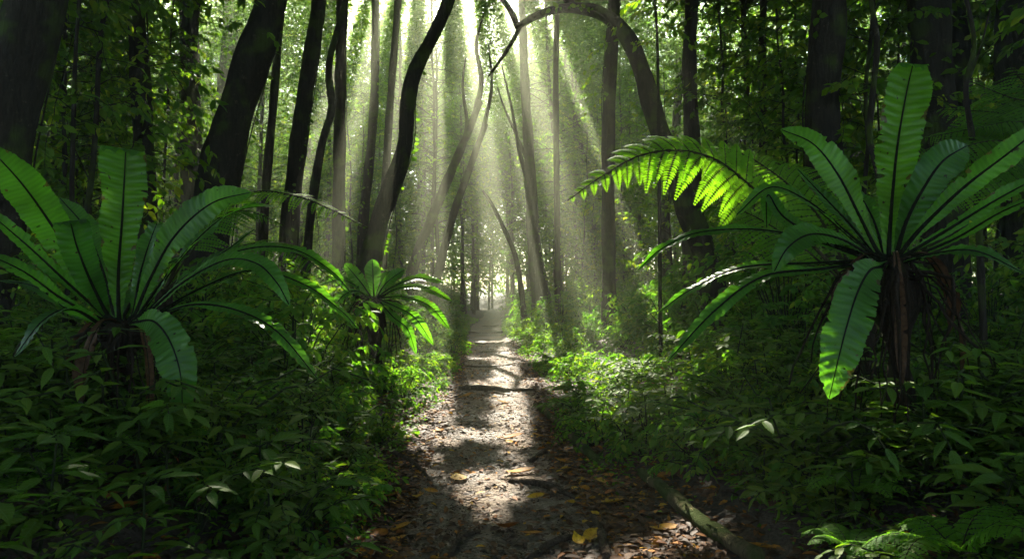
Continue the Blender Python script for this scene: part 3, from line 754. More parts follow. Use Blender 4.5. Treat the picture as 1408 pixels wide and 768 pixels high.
def whorl_proto(h, nl, L, tiers):
    lv = Leaves(); mw = MB()
    top = np.array([rng.uniform(-.06, .06), rng.uniform(-.06, .06), h])
    tube(mw, np.array([[0, 0, -.05], top*.5 + np.array([.02, 0, 0]), top]), [.006, .005, .004], 5, cap=False)
    for t in range(tiers):
        z = 1 - t*.32; n = nl - t*2
        for i in range(n):
            th = 6.283*i/n + rng.normal(0, .18) + t
            d = np.array([math.cos(th), math.sin(th), rng.uniform(-.05, .35)])
            LL = L*rng.uniform(.75, 1.15)*(1 + .1*t)
            b = top*z
            st = b + d*.045
            tube(mw, np.array([b, st]), [.002, .0015], 3, cap=False)
            lv.add(st[None], d[None], np.array([[0, 0, 1.]]) + rng.normal(0, .15, (1, 3)), LL, LL*rng.uniform(.27, .36), rng.uniform(.1, .95))
    mb = MB(); put_leaves(mb, 'hi', *lv.cat())
    return mw.mesh('stem', M['stem']), mb.mesh('foliage', M['dark_leaf'])
def pinnate_proto(h, nst, L):
    lv = Leaves(); mw = MB()
    for s in range(nst):
        th = rng.uniform(0, 6.28); ln = h*rng.uniform(.9, 1.5)
        t = np.linspace(0, 1, 8)[:, None]
        C = np.array([math.cos(th), math.sin(th), 0])*ln*.75*t**1.3 + np.array([0, 0, 1])*ln*(1.1*t - .65*t*t)
        C += rng.normal(0, .01, C.shape)
        tube(mw, C, np.linspace(.005, .002, 8), 4, cap=False)
        T = norm(np.gradient(C, axis=0))
        k = int(rng.integers(11, 18))
        for i in range(k):
            u = .25 + .75*i/(k-1); p = np.array([np.interp(u, t[:, 0], C[:, q]) for q in range(3)]); tt = np.array([np.interp(u, t[:, 0], T[:, q]) for q in range(3)])
            sd = norm(np.cross(tt, np.array([0, 0, 1.])))*(1 if i % 2 else -1)
            d = tt*.75 + sd*(.9 if i < k-1 else 0) + rng.normal(0, .12, 3)
            LL = L*rng.uniform(.8, 1.15)*(1 - .25*abs(u - .6))
            lv.add(p[None], d[None], np.array([[0, 0, 1.]]) + rng.normal(0, .2, (1, 3)), LL, LL*.36, rng.uniform(.15, .85))
    mb = MB(); put_leaves(mb, 'hi', *lv.cat())
    return mw.mesh('stem', M['stem']), mb.mesh('foliage', M['dark_leaf'])

# fern frond: rachis curve with pinnae of many pinnules
def fern_frond(C, nup, Lmax, npair=20, npin=14, pin_w=.09, droop=.35, tintc=.5, start=.12, shape=None, sag=(0, 0, -1), asym=(1, 1)):
    """C: rachis points (world or local), nup: frond normal; returns (blade MB, rachis MB)"""
    C, LEN = resample(C, 40); T = norm(np.gradient(C, axis=0)); nup = np.asarray(nup, float)
    mb = MB(); mr = MB(); sag = np.array(sag, float)
    tube(mr, C, np.linspace(.0045, .0012, 40)*(LEN**.8)*1.5, 6, cap=False)
    lv = Leaves(); s_ax = np.linspace(0, 1, 40)
    if shape is None: shape = lambda u: np.interp(u, [0, .15, .45, .8, 1], [.45, .8, 1, .5, .06])
    for i in range(npair):
        u = start + (1 - start)*((i + .5)/npair)
        p = np.array([np.interp(u, s_ax, C[:, q]) for q in range(3)]); tt = norm(np.array([np.interp(u, s_ax, T[:, q]) for q in range(3)]))
        n0 = norm(nup - tt*np.dot(nup, tt)); sd0 = np.cross(tt, n0)
        for sg in (-1, 1):
            L = Lmax*shape(u)*rng.uniform(.86, 1.08)*asym[0 if sg < 0 else 1]
            if rng.random() < .03: L *= .45
            d = norm(sd0*sg + tt*.42 + rng.normal(0, .07, 3))
            t = np.linspace(0, 1, 10)[:, None]
            Q = p + d*L*t + sag*droop*L*t**2
            tube(mr, Q, np.linspace(.0016, .0005, 10)*(LEN**.5), 3, cap=False)
            QT = norm(np.gradient(Q, axis=0))
            m = max(5, int(npin*(.45 + .55*shape(u))))
            uu = (np.arange(m) + .6)/m
            pp = np.stack([np.interp(uu, t[:, 0], Q[:, q]) for q in range(3)], 1); qt = np.stack([np.interp(uu, t[:, 0], QT[:, q]) for q in range(3)], 1)
            nn = norm(n0 - qt*(qt @ n0)[:, None]); sd = np.cross(qt, nn)
            pl = pin_w*L**.5*np.interp(uu, [0, .2, .6, 1], [.75, 1, .8, .12])*.8
            w = L/m*1.15
            ti = np.clip(tintc + rng.normal(0, .08), 0, 1)
            for s2 in (-1, 1):
                lv.add(pp, sd*s2 + qt*.35 + rng.normal(0, .05, pp.shape), nn + rng.normal(0, .08, pp.shape), pl, w, ti + rng.normal(0, .04, len(pp)))
    put_leaves(mb, 'mid', *lv.cat())
    return mb, mr
def small_fern_proto(n, L):
    parts = []
    for i in range(n):
        th = 6.283*i/n + rng.normal(0, .2); ln = L*rng.uniform(.8, 1.15)
        t = np.linspace(0, 1, 6)[:, None]
        C = np.array([math.cos(th), math.sin(th), 0])*ln*.8*t + np.array([0, 0, 1])*ln*(.9*t - .75*t*t)
        b, r = fern_frond(C, (0, 0, 1), ln*.24, 15, 9, .12, .25, .5)
        parts.append((b.mesh('frond', M['fern']), r.mesh('rachis', M['rachis'])))
    return parts

def plant_thing(name, parts, loc, rz, s, label, cat, group, tilt=(0, 0)):
    root = thing(name, label, cat, loc, group); root.rotation_euler = (tilt[0], tilt[1], rz); root.scale = (s, s, s)
    link('stem', parts[0], root); link('foliage', parts[1], root)
    return root
HERBS = [shrub_proto(rng.uniform(.35, .5), .5, 46, 11, .06, 'mid', M['herb_leaf'], .6, .45, rng.uniform(.4, .7)) for _ in range(6)]
SHRUBS = [shrub_proto(rng.uniform(.9, 1.5), 1.0, 70, 16, .085, 'mid', M['herb_leaf'], .6, .42, rng.uniform(.3, .6)) for _ in range(5)]
WHORLS = [whorl_proto(rng.uniform(.28, .5), int(rng.integers(6, 10)), rng.uniform(.085, .16), int(rng.integers(2, 4))) for _ in range(6)]
PINN = [pinnate_proto(rng.uniform(.3, .5), int(rng.integers(5, 9)), rng.uniform(.075, .12)) for _ in range(6)]
PINN += [pinnate_proto(rng.uniform(.3, .5), int(rng.integers(6, 10)), rng.uniform(.05, .08)) for _ in range(3)]

def zone(x, y):
    o = x - float(pathx(y)); side = 'left' if o < 0 else 'right'
    if y < 3.2: return side, 'in the %s foreground corner' % side
    if y < 5.5: return side, ('under the big left nest fern' if side == 'left' else 'under the right nest fern') if abs(o) > 1.9 else 'along the near %s edge of the path' % side
    if y < 11: return side, ('around the small nest fern' if side == 'left' else 'around the foot of the lone dark trunk')
    return side, 'on the %s bank near the end of the path' % side

def scatter_plants(kind, protos, n, yr, br, ss, name, desc, cat, tw=0.15, dens=1.0, ymul=1.0, mind=.2, skip=None):
    pts = []; tries = 0
    while len(pts) < n and tries < n*50:
        tries += 1
        y = yr[0] + (yr[1]-yr[0])*rng.random()**ymul; b = br[0] + (br[1]-br[0])*rng.random()
        sg = -1 if rng.random() < .5 else 1
        x = float(pathx(y)) + sg*(float(pathw(y)) + b)
        if abs(x) > .82*y + .6: continue
        if skip and skip(x, y): continue
        pxx = 704 + F*x/y
        if 6.0 < y < 8.3 and 470 < pxx < 640 and name != 'herb': continue
        if 5.5 < y < 12.2 and 800 < pxx < 880 and name == 'shrub': continue
        if 9.0 < y < 12.3 and 827 < pxx < 850: continue
        if any((x-a)**2 + (y-c)**2 < mind**2 for a, c in pts): continue
        pts.append((x, y))
        side, zn = zone(x, y); k = int(rng.integers(len(protos)))
        # plants lean out to the light of the path
        plant_thing(name, protos[k], (x, y, float(H(x, y)) - .02), rng.uniform(0, 6.28), rng.uniform(*ss), desc + ' ' + zn, cat, '%s %s' % (kind, zn),
                    (rng.normal(0, .12), rng.normal(0, .12)))
    return pts
logzone = lambda x, y: (0 < x < .85 + (4.5 - y)*.18 + .3 and y < 4.9) or (-.95 < x < 0 and y < 4.2)
scatter_plants('bushy shrubs', SHRUBS, 230, (5.5, 44), (.75, 6.5), (.7, 1.3), 'shrub', 'bushy small-leaved shrub', 'shrub', ymul=1.3, mind=.45)
scatter_plants('low herbs', HERBS, 290, (3.4, 26), (.10, 1.7), (.55, 1.2), 'herb', 'low bright leafy herb', 'herb', ymul=1.5, mind=.14, skip=lambda x, y: logzone(x, y) or (y < 5.2 and abs(x) > 2.4))
scatter_plants('whorled seedlings', WHORLS, 130, (1.9, 6.5), (.40, 3.0), (.75, 1.25), 'seedling', 'seedling with whorls of dark lance-shaped leaves', 'seedling', mind=.17, skip=logzone)
scatter_plants('arching leafy plants', PINN, 262, (1.9, 7.5), (.25, 3.6), (.7, 1.25), 'leafy_plant', 'arching plant with paired leaves', 'plant', mind=.17, skip=logzone)

# plants crowding the feet of the two big nest ferns
for side, bx in (('left', P(160, 560, 3.75)), ('right', P(1240, 560, 3.55))):
    for q in range(4):
        x = float(bx[0]) + (-.5, -.2, .15, .5)[q]; y = float(bx[1]) - (.05, .25, .28, .0)[q]
        plant_thing('leafy_plant', PINN[6 + q % 3], (x, y, float(H(x, y)) + .0), rng.uniform(0, 6.28), 1.9,
                    'tall small-leaved plant beside the foot of the big %s nest fern' % side, 'plant', 'tall leafy plants at the foot of the big %s nest fern' % side)
    for q in range(9):
        x = float(bx[0]) + (q - 4)*.15 + rng.normal(0, .04); y = float(bx[1]) - rng.uniform(.12, .4)
        pr, kn = (PINN, 'leafy_plant') if q % 2 else (WHORLS, 'seedling')
        plant_thing(kn, pr[int(rng.integers(6))], (x, y, float(H(x, y)) + .03), rng.uniform(0, 6.28), rng.uniform(1.15, 1.55),
                    ('dark leafy plant' if q % 2 else 'dark whorled seedling') + ' hiding the foot of the big %s nest fern' % side, 'plant' if q % 2 else 'seedling',
                    ('leafy plants' if q % 2 else 'seedlings') + ' hiding the foot of the big %s nest fern' % side, (rng.normal(0, .12), rng.normal(0, .12)))

# short ground cover as one mass
def ground_cover():
    mb = MB(); k = 90000
    y = 1.8 + 30*rng.random(k)**2.0; sg = np.where(rng.random(k) < .5, -1, 1)
    b = .02 + 5.0*rng.random(k)**1.5
    x = pathx(y) + sg*(pathw(y)*(1 + .12*snoise(y, y*0, 2.6, 7)) + b)
    keep = (snoise(x, y, 2.2, 11) + rng.normal(0, .25, k) > -.25 - .25*sm(.2, .9, b) + .5*sm(5, 3.5, y)*0 + .35*(y < 4.2)) & (np.abs(x) < .85*y + 1) & ~((sg > 0) & (b < .55) & (y < 3.9))
    x, y, b = x[keep], y[keep], b[keep]; k = len(x)
    z = H(x, y) + rng.random(k)*(.04 + .16*sm(0, .6, b))
    q = np.stack([x, y, z], 1); d = rng.normal(0, 1, (k, 3))*np.array([1, 1, .3]); L = rng.uniform(.022, .05, k)*(1 + .03*y)
    put_leaves(mb, 'lo', q, d, np.array([0, 0, 1.]) + rng.normal(0, .4, (k, 3)), L, L*.5, np.clip(rng.normal(.45, .2, k), 0, 1))
    tag(link('ground_cover', mb.mesh('ground_cover', M['herb_leaf'])), 'low small-leaved ground cover carpeting both banks of the path', 'ground cover', None, 'stuff')
ground_cover()

# ------------------------------------------------------------------ bird's nest ferns
def strap(ctrl, w, n0, crown, trunc=False, ruffle=.10, fold=.12, tint=.5, curl=0.0, prof=None, mid_r=.009):
    """a strap-shaped frond: ctrl = world points foot to tip, w = greatest width (m), n0 = direction its face looks"""
    n = 170; C, LEN = resample(ctrl, n); s = np.linspace(0, 1, n)
    T = norm(np.gradient(C, axis=0)); n0 = np.asarray(n0, float)
    N = norm(n0 - T*(T @ n0)[:, None]); S = np.cross(T, N)
    if prof is None:
        if trunc: prof = ([0, .1, .3, .6, .85, .96, 1], [.10, .22, .55, .92, 1.0, .96, .85])
        else: prof = ([0, .12, .3, .55, .75, .9, .97, 1], [.10, .26, .62, .95, 1.0, .68, .32, .05])
    W = w*.5*np.interp(s, *prof)
    m = 13; u = np.linspace(-1, 1, m)
    ph = rng.uniform(0, 6.28, 4); fr = LEN/.075
    def edge():
        e = 1 + .03*np.sin(s*fr*1.1 + rng.uniform(0, 6)) + .03*np.sin(s*fr*2.7 + rng.uniform(0, 6)) + .025*rng.normal(0, 1, n)
        for _ in range(int(rng.integers(0, 4))):
            j = int(rng.integers(n//3, n-6)); k_ = int(rng.integers(1, 5)); e[j:j+k_] *= rng.uniform(.35, .85)
        return e
    edgeL, edgeR = edge(), edge()
    E = np.where(u[None] < 0, 1 + (edgeL[:, None]-1)*np.abs(u)**3, 1 + (edgeR[:, None]-1)*np.abs(u)**3)
    X = u[None]*W[:, None]*E
    rf = ruffle*W[:, None]*np.abs(u[None])**2.2*(np.sin(s[:, None]*fr + np.where(u[None] < 0, ph[2], ph[3])) + .5*np.sin(s[:, None]*fr*2.3 + ph[0]))
    pl = .0028*np.sin(6.283*(s[:, None]*LEN*24 - np.abs(u[None])*.9) + .6*np.sin(s[:, None]*fr*.7))*np.clip(W[:, None]/.05, .2, 1)*np.abs(u[None])**.5
    Z = fold*np.abs(X) + rf + curl*X + pl
    V = C[:, None] + S[:, None]*X[..., None] + N[:, None]*Z[..., None]
    if trunc:  # ragged, slightly folded-over end
        rag = rng.uniform(0, .04, m)*LEN
        V[-1] -= T[-1]*rag[:, None]; V[-1] += N[-1]*.03
    idx = np.arange(n*m).reshape(n, m)
    f = np.stack([idx[:-1, :-1], idx[:-1, 1:], idx[1:, 1:], idx[1:, :-1]], -1).reshape(-1, 4)
    # a few holes eaten by insects
    hole = rng.random(len(f)) < .0012
    f = f[~hole]
    uv = np.stack([np.broadcast_to(.5 + .5*u[None], (n, m)), np.broadcast_to(s[:, None]*LEN/1.0, (n, m))], -1).reshape(-1, 2)
    mb = MB(); mb.add(V.reshape(-1, 3) - crown, f, uv, tint)
    mr = MB(); tube(mr, C[:-1] - crown, np.interp(s[:-1], [0, .3, 1], [mid_r*1.5, mid_r, mid_r*.25]), 6, cap=False)
    return mb.mesh('frond', M['nest']), mr.mesh('midrib', M['midrib'])

def root_ball(crown, base, r, label=None, strands=42, parent=None):
    mb = MB()
    n = 12; C = np.stack([np.linspace(base[k], crown[k], n) for k in range(3)], 1)
    tube(mb, C - crown, r*np.interp(np.linspace(0, 1, n), [0, .5, .85, 1], [.55, .6, 1.15, .8]), 18, .3)
    link('root_mass', mb.mesh('root_mass', M['root_mass']), parent)
    ms = MB()
    for i in range(strands):
        a = rng.uniform(0, 6.28); d = np.array([math.cos(a), math.sin(a), 0]); L = rng.uniform(.5, 1.1)*max(.3, crown[2] - base[2])*1.0
        p0 = crown + d*r*.7 + np.array([0, 0, -rng.uniform(0, .08)])
        cc, _ = resample([p0, p0 + d*r*rng.uniform(.6, 2.2) + np.array([0, 0, -.12*L]), p0 + d*r*rng.uniform(.6, 4.5) + np.array([0, 0, -.95*L])], 9)
        cc += rng.normal(0, .008, cc.shape)
        tube(ms, cc - crown, np.linspace(.007, .003, 9)*rng.uniform(.6, 1.6), 4, .2, cap=False)
    link('dead_fronds', ms.mesh('dead_fronds', M['root_mass']), parent)

def nest_fern(crown, fronds, label, base, r):
    root = thing('nest_fern', label, 'fern', crown)
    for fd in fronds:
        pts, wpx, n0 = fd[:3]; kw = fd[3] if len(fd) > 3 else {}
        W = [P(*p) for p in pts]
        dm = np.mean([p[2] for p in pts])
        b, m = strap([crown + (W[0]-crown)*.35] + W, wpx*dm/F, n0, crown, **kw)
        o = link('frond', b, root); link('midrib', m, o)
    root_ball(crown, base, r*.7, parent=root)
    for q in range(5 if r < .16 else 2):
        a = rng.uniform(0, 6.28); dd = np.array([math.cos(a), math.sin(a), 0]); L = rng.uniform(.35, .6)
        pts = [crown, crown + dd*.16 + np.array([0, 0, .02]), crown + dd*.27 - np.array([0, 0, L*.4]), crown + dd*rng.uniform(.2, .34) - np.array([0, 0, L])]
        b, m = strap(pts, rng.uniform(.04, .08), -dd*0 + dd + np.array([0, 0, .3]), crown, ruffle=.35, fold=.5, tint=rng.uniform(.3, .55), mid_r=.004)
        b.materials.clear(); b.materials.append(M['litter']); o = link('dead_frond', b, root); tag(o, 'withered brown frond hanging down'); link('midrib', m, o)
    return root
CL = P(172, 446, 3.7)
D = 3.7
LF = [
 ([(164, 435, D), (163, 375, D), (168, 300, D-.05), (173, 203, D-.12)], 66, (0, -1, .1), dict(trunc=True, tint=.75)),
 ([(146, 430, D), (108, 368, D-.05), (68, 305, D-.15), (28, 250, D-.3), (-22, 196, D-.45)], 52, (.2, -1, .35), dict(tint=.55)),
 ([(148, 432, D), (124, 385, D-.15), (106, 340, D-.25), (96, 302, D-.3)], 42, (.5, -1, .2), dict(trunc=True, tint=.2, ruffle=.14)),
 ([(156, 430, D+.1), (142, 375, D+.25), (118, 315, D+.4), (82, 272, D+.5)], 34, (.1, -.8, .8), dict(tint=.4, ruffle=.2)),
 ([(184, 430, D+.1), (192, 380, D+.3), (205, 335, D+.45), (216, 306, D+.5)], 30, (-.2, -.8, .6), dict(tint=.4, ruffle=.22, trunc=True)),
 ([(186, 432, D), (206, 385, D-.05), (240, 325, D-.1), (290, 280, D-.15), (345, 264, D-.1)], 50, (-.15, -1, .25), dict(tint=.7)),
 ([(192, 432, D), (240, 365, D+.1), (290, 312, D+.2), (330, 288, D+.3), (378, 282, D+.4)], 30, (-.5, -.5, .8), dict(tint=.4, ruffle=.3)),
 ([(196, 434, D), (250, 385, D+.2), (310, 345, D+.3), (350, 315, D+.4)], 24, (-.5, -.6, .7), dict(tint=.35, ruffle=.25)),
 ([(196, 436, D), (262, 382, D), (330, 345, D), (400, 342, D), (455, 372, D+.05), (482, 402, D+.1)], 24, (-.3, -.5, .9), dict(tint=.5, ruffle=.22)),
 ([(196, 438, D), (250, 390, D-.1), (310, 358, D-.2), (352, 362, D-.3), (380, 388, D-.35), (398, 420, D-.35)], 34, (.1, -.75, .8), dict(tint=.45, ruffle=.1)),
 ([(200, 440, D), (280, 395, D), (350, 372, D), (420, 392, D), (470, 428, D), (490, 450, D)], 20, (-.2, -.5, .9), dict(tint=.5, ruffle=.2)),
 ([(200, 442, D), (260, 420, D-.1), (320, 425, D-.15), (380, 455, D-.2), (438, 522, D-.2)], 26, (.3, -.6, .9), dict(tint=.35, ruffle=.15)),
 ([(190, 442, D-.1), (212, 442, D-.3), (234, 470, D-.4), (248, 515, D-.45), (251, 572, D-.45)], 50, (.1, -1, .25), dict(tint=.35, ruffle=.08, mid_r=.006)),
 ([(146, 436, D), (96, 392, D-.1), (40, 340, D-.2), (-30, 280, D-.3)], 26, (.5, -.6, .8), dict(tint=.3, ruffle=.2)),
 ([(142, 440, D), (84, 410, D-.1), (30, 372, D-.2), (-40, 340, D-.3)], 26, (.4, -.6, .8), dict(tint=.25, ruffle=.2)),
 ([(144, 442, D), (100, 430, D+.2), (50, 395, D+.4), (0, 385, D+.6)], 20, (.3, -.5, .9), dict(tint=.3, ruffle=.2)),
 ([(140, 446, D), (100, 425, D-.3), (60, 440, D-.5), (20, 490, D-.6)], 28, (-.2, -.6, .9), dict(tint=.15, ruffle=.15)),
 ([(170, 436, D+.1), (190, 400, D+.5), (215, 370, D+.8), (260, 350, D+1.1)], 30, (0, -.5, 1), dict(tint=.3, ruffle=.15)),
]
nest_fern(CL, LF, "large bird's nest fern with tall upright bright frond on the left bank", P(160, 560, 3.75), .13)
CR = P(1226, 358, 3.4); D = 3.4
RF = [
 ([(1222, 345, D), (1226, 280, D), (1234, 200, D-.05), (1246, 130, D-.1), (1256, 86, D-.14)], 64, (0, -1, .1), dict(trunc=True, tint=.75, prof=([0, .1, .3, .6, .82, .93, 1], [.16, .34, .66, .98, 1, .85, .55]))),
 ([(1206, 345, D), (1182, 298, D-.05), (1152, 240, D-.1), (1118, 198, D-.1), (1074, 178, D-.05)], 50, (.1, -1, .3), dict(tint=.8)),
 ([(1236, 350, D), (1268, 312, D-.05), (1325, 258, D-.15), (1390, 208, D-.3), (1450, 160, D-.4)], 34, (-.2, -1, .4), dict(tint=.6)),
 ([(1232, 350, D), (1246, 305, D-.05), (1268, 262, D-.1), (1296, 222, D-.1), (1330, 200, D)], 50, (-.1, -1, .2), dict(tint=.2, ruffle=.12)),
 ([(1230, 350, D+.05), (1238, 300, D+.1), (1254, 262, D+.1), (1276, 230, D+.05)], 26, (.6, -.7, .5), dict(tint=.5, ruffle=.3)),
 ([(1240, 354, D), (1300, 318, D-.1), (1370, 275, D-.2), (1450, 232, D-.3)], 22, (-.3, -.8, .7), dict(tint=.45, ruffle=.2)),
 ([(1240, 358, D), (1310, 330, D), (1380, 290, D-.1), (1450, 262, D-.2)], 18, (-.3, -.7, .8), dict(tint=.4, ruffle=.2)),
 ([(1204, 350, D), (1166, 306, D+.1), (1130, 268, D+.2), (1096, 232, D+.3)], 28, (.4, -.8, .5), dict(tint=.3, ruffle=.15)),
 ([(1202, 352, D), (1150, 308, D), (1106, 274, D), (1058, 258, D), (1012, 296, D)], 22, (.3, -.6, .8), dict(tint=.6, ruffle=.25)),
 ([(1200, 354, D), (1120, 330, D), (1040, 316, D), (960, 320, D), (910, 342, D), (876, 372, D)], 20, (.1, -.5, .9), dict(tint=.55, ruffle=.2)),
 ([(1200, 354, D), (1158, 330, D-.1), (1116, 322, D-.25), (1084, 340, D-.35), (1064, 374, D-.35)], 40, (.2, -.8, .7), dict(tint=.45, ruffle=.08)),
 ([(1202, 360, D), (1130, 370, D-.1), (1050, 380, D-.2), (985, 425, D-.3), (918, 496, D-.4)], 24, (.2, -.6, .9), dict(tint=.5, ruffle=.22)),
 ([(1200, 358, D), (1120, 362, D), (1020, 368, D+.1), (950, 398, D+.2), (905, 430, D+.2)], 18, (.2, -.6, .9), dict(tint=.45, ruffle=.22)),
 ([(1212, 366, D-.1), (1196, 372, D-.3), (1178, 405, D-.4), (1160, 465, D-.45), (1140, 548, D-.45)], 58, (-.1, -1, .25), dict(tint=.4, ruffle=.07, mid_r=.006)),
 ([(1216, 350, D+.1), (1200, 300, D+.3), (1176, 262, D+.4), (1150, 250, D+.5)], 28, (.1, -.7, .7), dict(tint=.5, ruffle=.25)),
 ([(1205, 358, D), (1150, 340, D+.2), (1080, 300, D+.3), (1056, 268, D+.35), (1054, 314, D+.35)], 22, (.1, -1, .2), dict(tint=.6)),
 ([(1236, 362, D), (1280, 350, D-.2), (1340, 345, D-.4), (1408, 375, D-.5)], 26, (-.2, -.6, .9), dict(tint=.15, ruffle=.2)),
]
nest_fern(CR, RF, "large bird's nest fern on the right bank, one tall broad frond upright", P(1240, 560, 3.55), .14)
CS = P(516, 412, 8.2); D = 8.2
SF = [
 ([(514, 405, D), (513, 385, D), (512, 356, D)], 23, (0, -1, .2), dict(tint=.4)),
 ([(508, 405, D), (496, 388, D-.1), (474, 362, D-.2)], 20, (.3, -1, .4), dict(tint=.6)),
 ([(520, 405, D), (532, 388, D), (556, 370, D)], 20, (-.3, -1, .5), dict(tint=.5)),
 ([(522, 406, D), (545, 392, D), (575, 382, D+.1), (610, 388, D+.1)], 16, (-.3, -.7, .9), dict(tint=.75)),
 ([(524, 408, D), (550, 396, D-.1), (585, 396, D-.2), (622, 414, D-.2)], 15, (-.2, -.6, .9), dict(tint=.7)),
 ([(524, 410, D), (555, 408, D-.2), (590, 420, D-.3), (618, 452, D-.4)], 15, (-.1, -.7, .9), dict(tint=.65)),
 ([(522, 412, D), (545, 422, D-.4), (570, 436, D-.5), (596, 474, D-.5)], 15, (0, -.9, .7), dict(tint=.6)),
 ([(520, 412, D), (540, 435, D-.4), (560, 452, D-.5), (572, 486, D-.5)], 14, (0, -.9, .6), dict(tint=.5)),
 ([(506, 410, D), (490, 400, D-.2), (470, 408, D-.3), (452, 436, D-.3)], 15, (.2, -.7, .9), dict(tint=.4)),
 ([(508, 408, D), (488, 392, D), (466, 384, D), (440, 392, D)], 15, (.3, -.6, .9), dict(tint=.4)),
 ([(516, 405, D+.1), (526, 385, D+.4), (536, 372, D+.6)], 19, (-.2, -.8, .6), dict(tint=.5)),
]
nest_fern(CS, SF, "small bird's nest fern on a brown root clump left of the path", P(515, 500, 8.25), .17)

# ------------------------------------------------------------------ tree ferns
def tree_fern(crown, fronds, label, trunk=True, r=.07):
    root = thing('tree_fern', label, 'fern', crown)
    if trunk:
        g = float(H(crown[0], crown[1])); n = 10
        C = np.stack([np.full(n, 0.), np.full(n, 0.), np.linspace(g - crown[2] - .1, 0, n)], 1)
        mb = MB(); tube(mb, C, r, 12, .25); link('trunk', mb.mesh('trunk', M['root_mass']), root)
    for pts, nup, L, kw in fronds:
        W = [P(*p) - crown for p in pts]
        b, m = fern_frond([W[0]*.0] + W, nup, L, **kw)
        o = link('frond', b.mesh('frond', M['fern']), root); link('rachis', m.mesh('rachis', M['rachis']), o)
    return root
CT = P(1190, 420, 4.3)
shp = lambda u: np.interp(u, [0, .25, .42, .6, .8, .93, 1], [.5, .8, 1, .92, .5, .2, .04])
tree_fern(CT, [
 ([(1130, 350, 4.25), (1075, 297, 4.2), (1030, 254, 4.2), (985, 220, 4.2), (935, 207, 4.2), (880, 214, 4.2), (828, 242, 4.2), (780, 276, 4.2)], (-.15, -.75, .75), .42,
  dict(npair=17, npin=24, pin_w=.125, droop=.30, tintc=.8, start=.42, shape=shp, asym=(.9, 1))),
 ([(1160, 360, 4.5), (1120, 290, 4.8), (1060, 235, 5.0), (1000, 205, 5.2), (940, 215, 5.3)], (-.3, -.4, 1), .45, dict(npair=22, npin=15, pin_w=.085, droop=.3, tintc=.7, start=.35)),
 ([(1165, 360, 4.5), (1140, 290, 4.9), (1090, 235, 5.3), (1040, 215, 5.6)], (-.3, -.3, 1), .42, dict(npair=20, npin=14, pin_w=.085, droop=.3, tintc=.6, start=.3)),
 ([(1150, 380, 4.4), (1090, 330, 4.6), (1020, 290, 4.8), (960, 285, 5.0)], (-.2, -.5, 1), .36, dict(npair=20, npin=13, pin_w=.085, droop=.35, tintc=.45, start=.3)),
 ([(1200, 360, 4.6), (1210, 300, 5.0), (1230, 250, 5.4)], (0, -.5, 1), .4, dict(npair=18, npin=12, droop=.3, tintc=.3, start=.25)),
], 'tree fern behind the right nest fern, bright lacy frond arching left before the trunks')
CT2 = P(1475, 250, 4.6)
fr = []
for (ex, ey, d2, ln) in [(1262, 228, 4.4, .42), (1270, 190, 4.9, .42), (1290, 150, 5.2, .45), (1330, 110, 5.4, .45), (1390, 92, 5.4, .42), (1300, 290, 4.3, .36), (1330, 250, 4.8, .42), (1345, 175, 4.6, .42)]:
    mx, my = (1475+ex)/2, (250+ey)/2 - 45
    fr.append(([(mx + 60, my + 15, 4.6), (mx - 10, my, (4.6+d2)/2), (ex, ey, d2)], (-.3, -.6, 1), ln, dict(npair=22, npin=13, pin_w=.08, droop=.35, tintc=.3, start=.2)))
tree_fern(CT2, fr, 'dark tree fern spreading many lacy fronds from the right edge')
CT3 = P(225, 400, 4.9)
tree_fern(CT3, [
 ([(270, 320, 4.8), (340, 268, 4.6), (400, 268, 4.4), (455, 288, 4.3), (506, 314, 4.2)], (.2, -.5, 1), .24, dict(npair=26, npin=11, pin_w=.075, droop=.3, tintc=.7, start=.3)),
 ([(280, 360, 4.8), (350, 335, 4.7), (410, 350, 4.6), (470, 395, 4.5)], (.2, -.5, 1), .22, dict(npair=22, npin=11, pin_w=.075, droop=.3, tintc=.3, start=.3)),
 ([(260, 350, 5.1), (300, 300, 5.3), (340, 290, 5.5), (390, 310, 5.6)], (.2, -.5, 1), .24, dict(npair=20, npin=11, pin_w=.075, droop=.3, tintc=.25, start=.3)),
], 'fern behind the big left nest fern reaching one bright lacy frond to the right', r=.05)

SFERN = [small_fern_proto(7, .34), small_fern_proto(8, .28), small_fern_proto(6, .4)]
fern_spots = [((1180, 655, 2.9), 'small lacy fern on the right bank right of the mossy log', .9), ((1170, 730, 2.5), 'small fern low beside the mossy log at the bottom edge', .8),
              ((1320, 745, 2.25), 'small fern with comb-like fronds in the bottom right corner', .9), ((440, 735, 2.75), 'small pale green fern at the lower left edge of the litter', .55),
              ((1040, 590, 4.0), 'small fern in shade beneath the right nest fern', .8), ((90, 560, 3.2), 'dark fern beneath the left nest fern', 1.1),
              ((30, 620, 2.7), 'dark fern at the left edge of the photo', 1.2), ((340, 600, 3.8), 'small dark fern right of the hanging left frond', .8)]
for i, ((px, py, d), lab, s) in enumerate(fern_spots):
    q = P(px, py, d); root = thing('small_fern', lab, 'fern', (q[0], q[1], float(H(q[0], q[1])) + .05 + .22*(i < 3)))
    root.rotation_euler = (rng.normal(0, .1), rng.normal(0, .1), rng.uniform(0, 6)); root.scale = (s, s, s)
    for b, r in SFERN[i % 3]:
        o = link('frond', b, root); link('rachis', r, o)

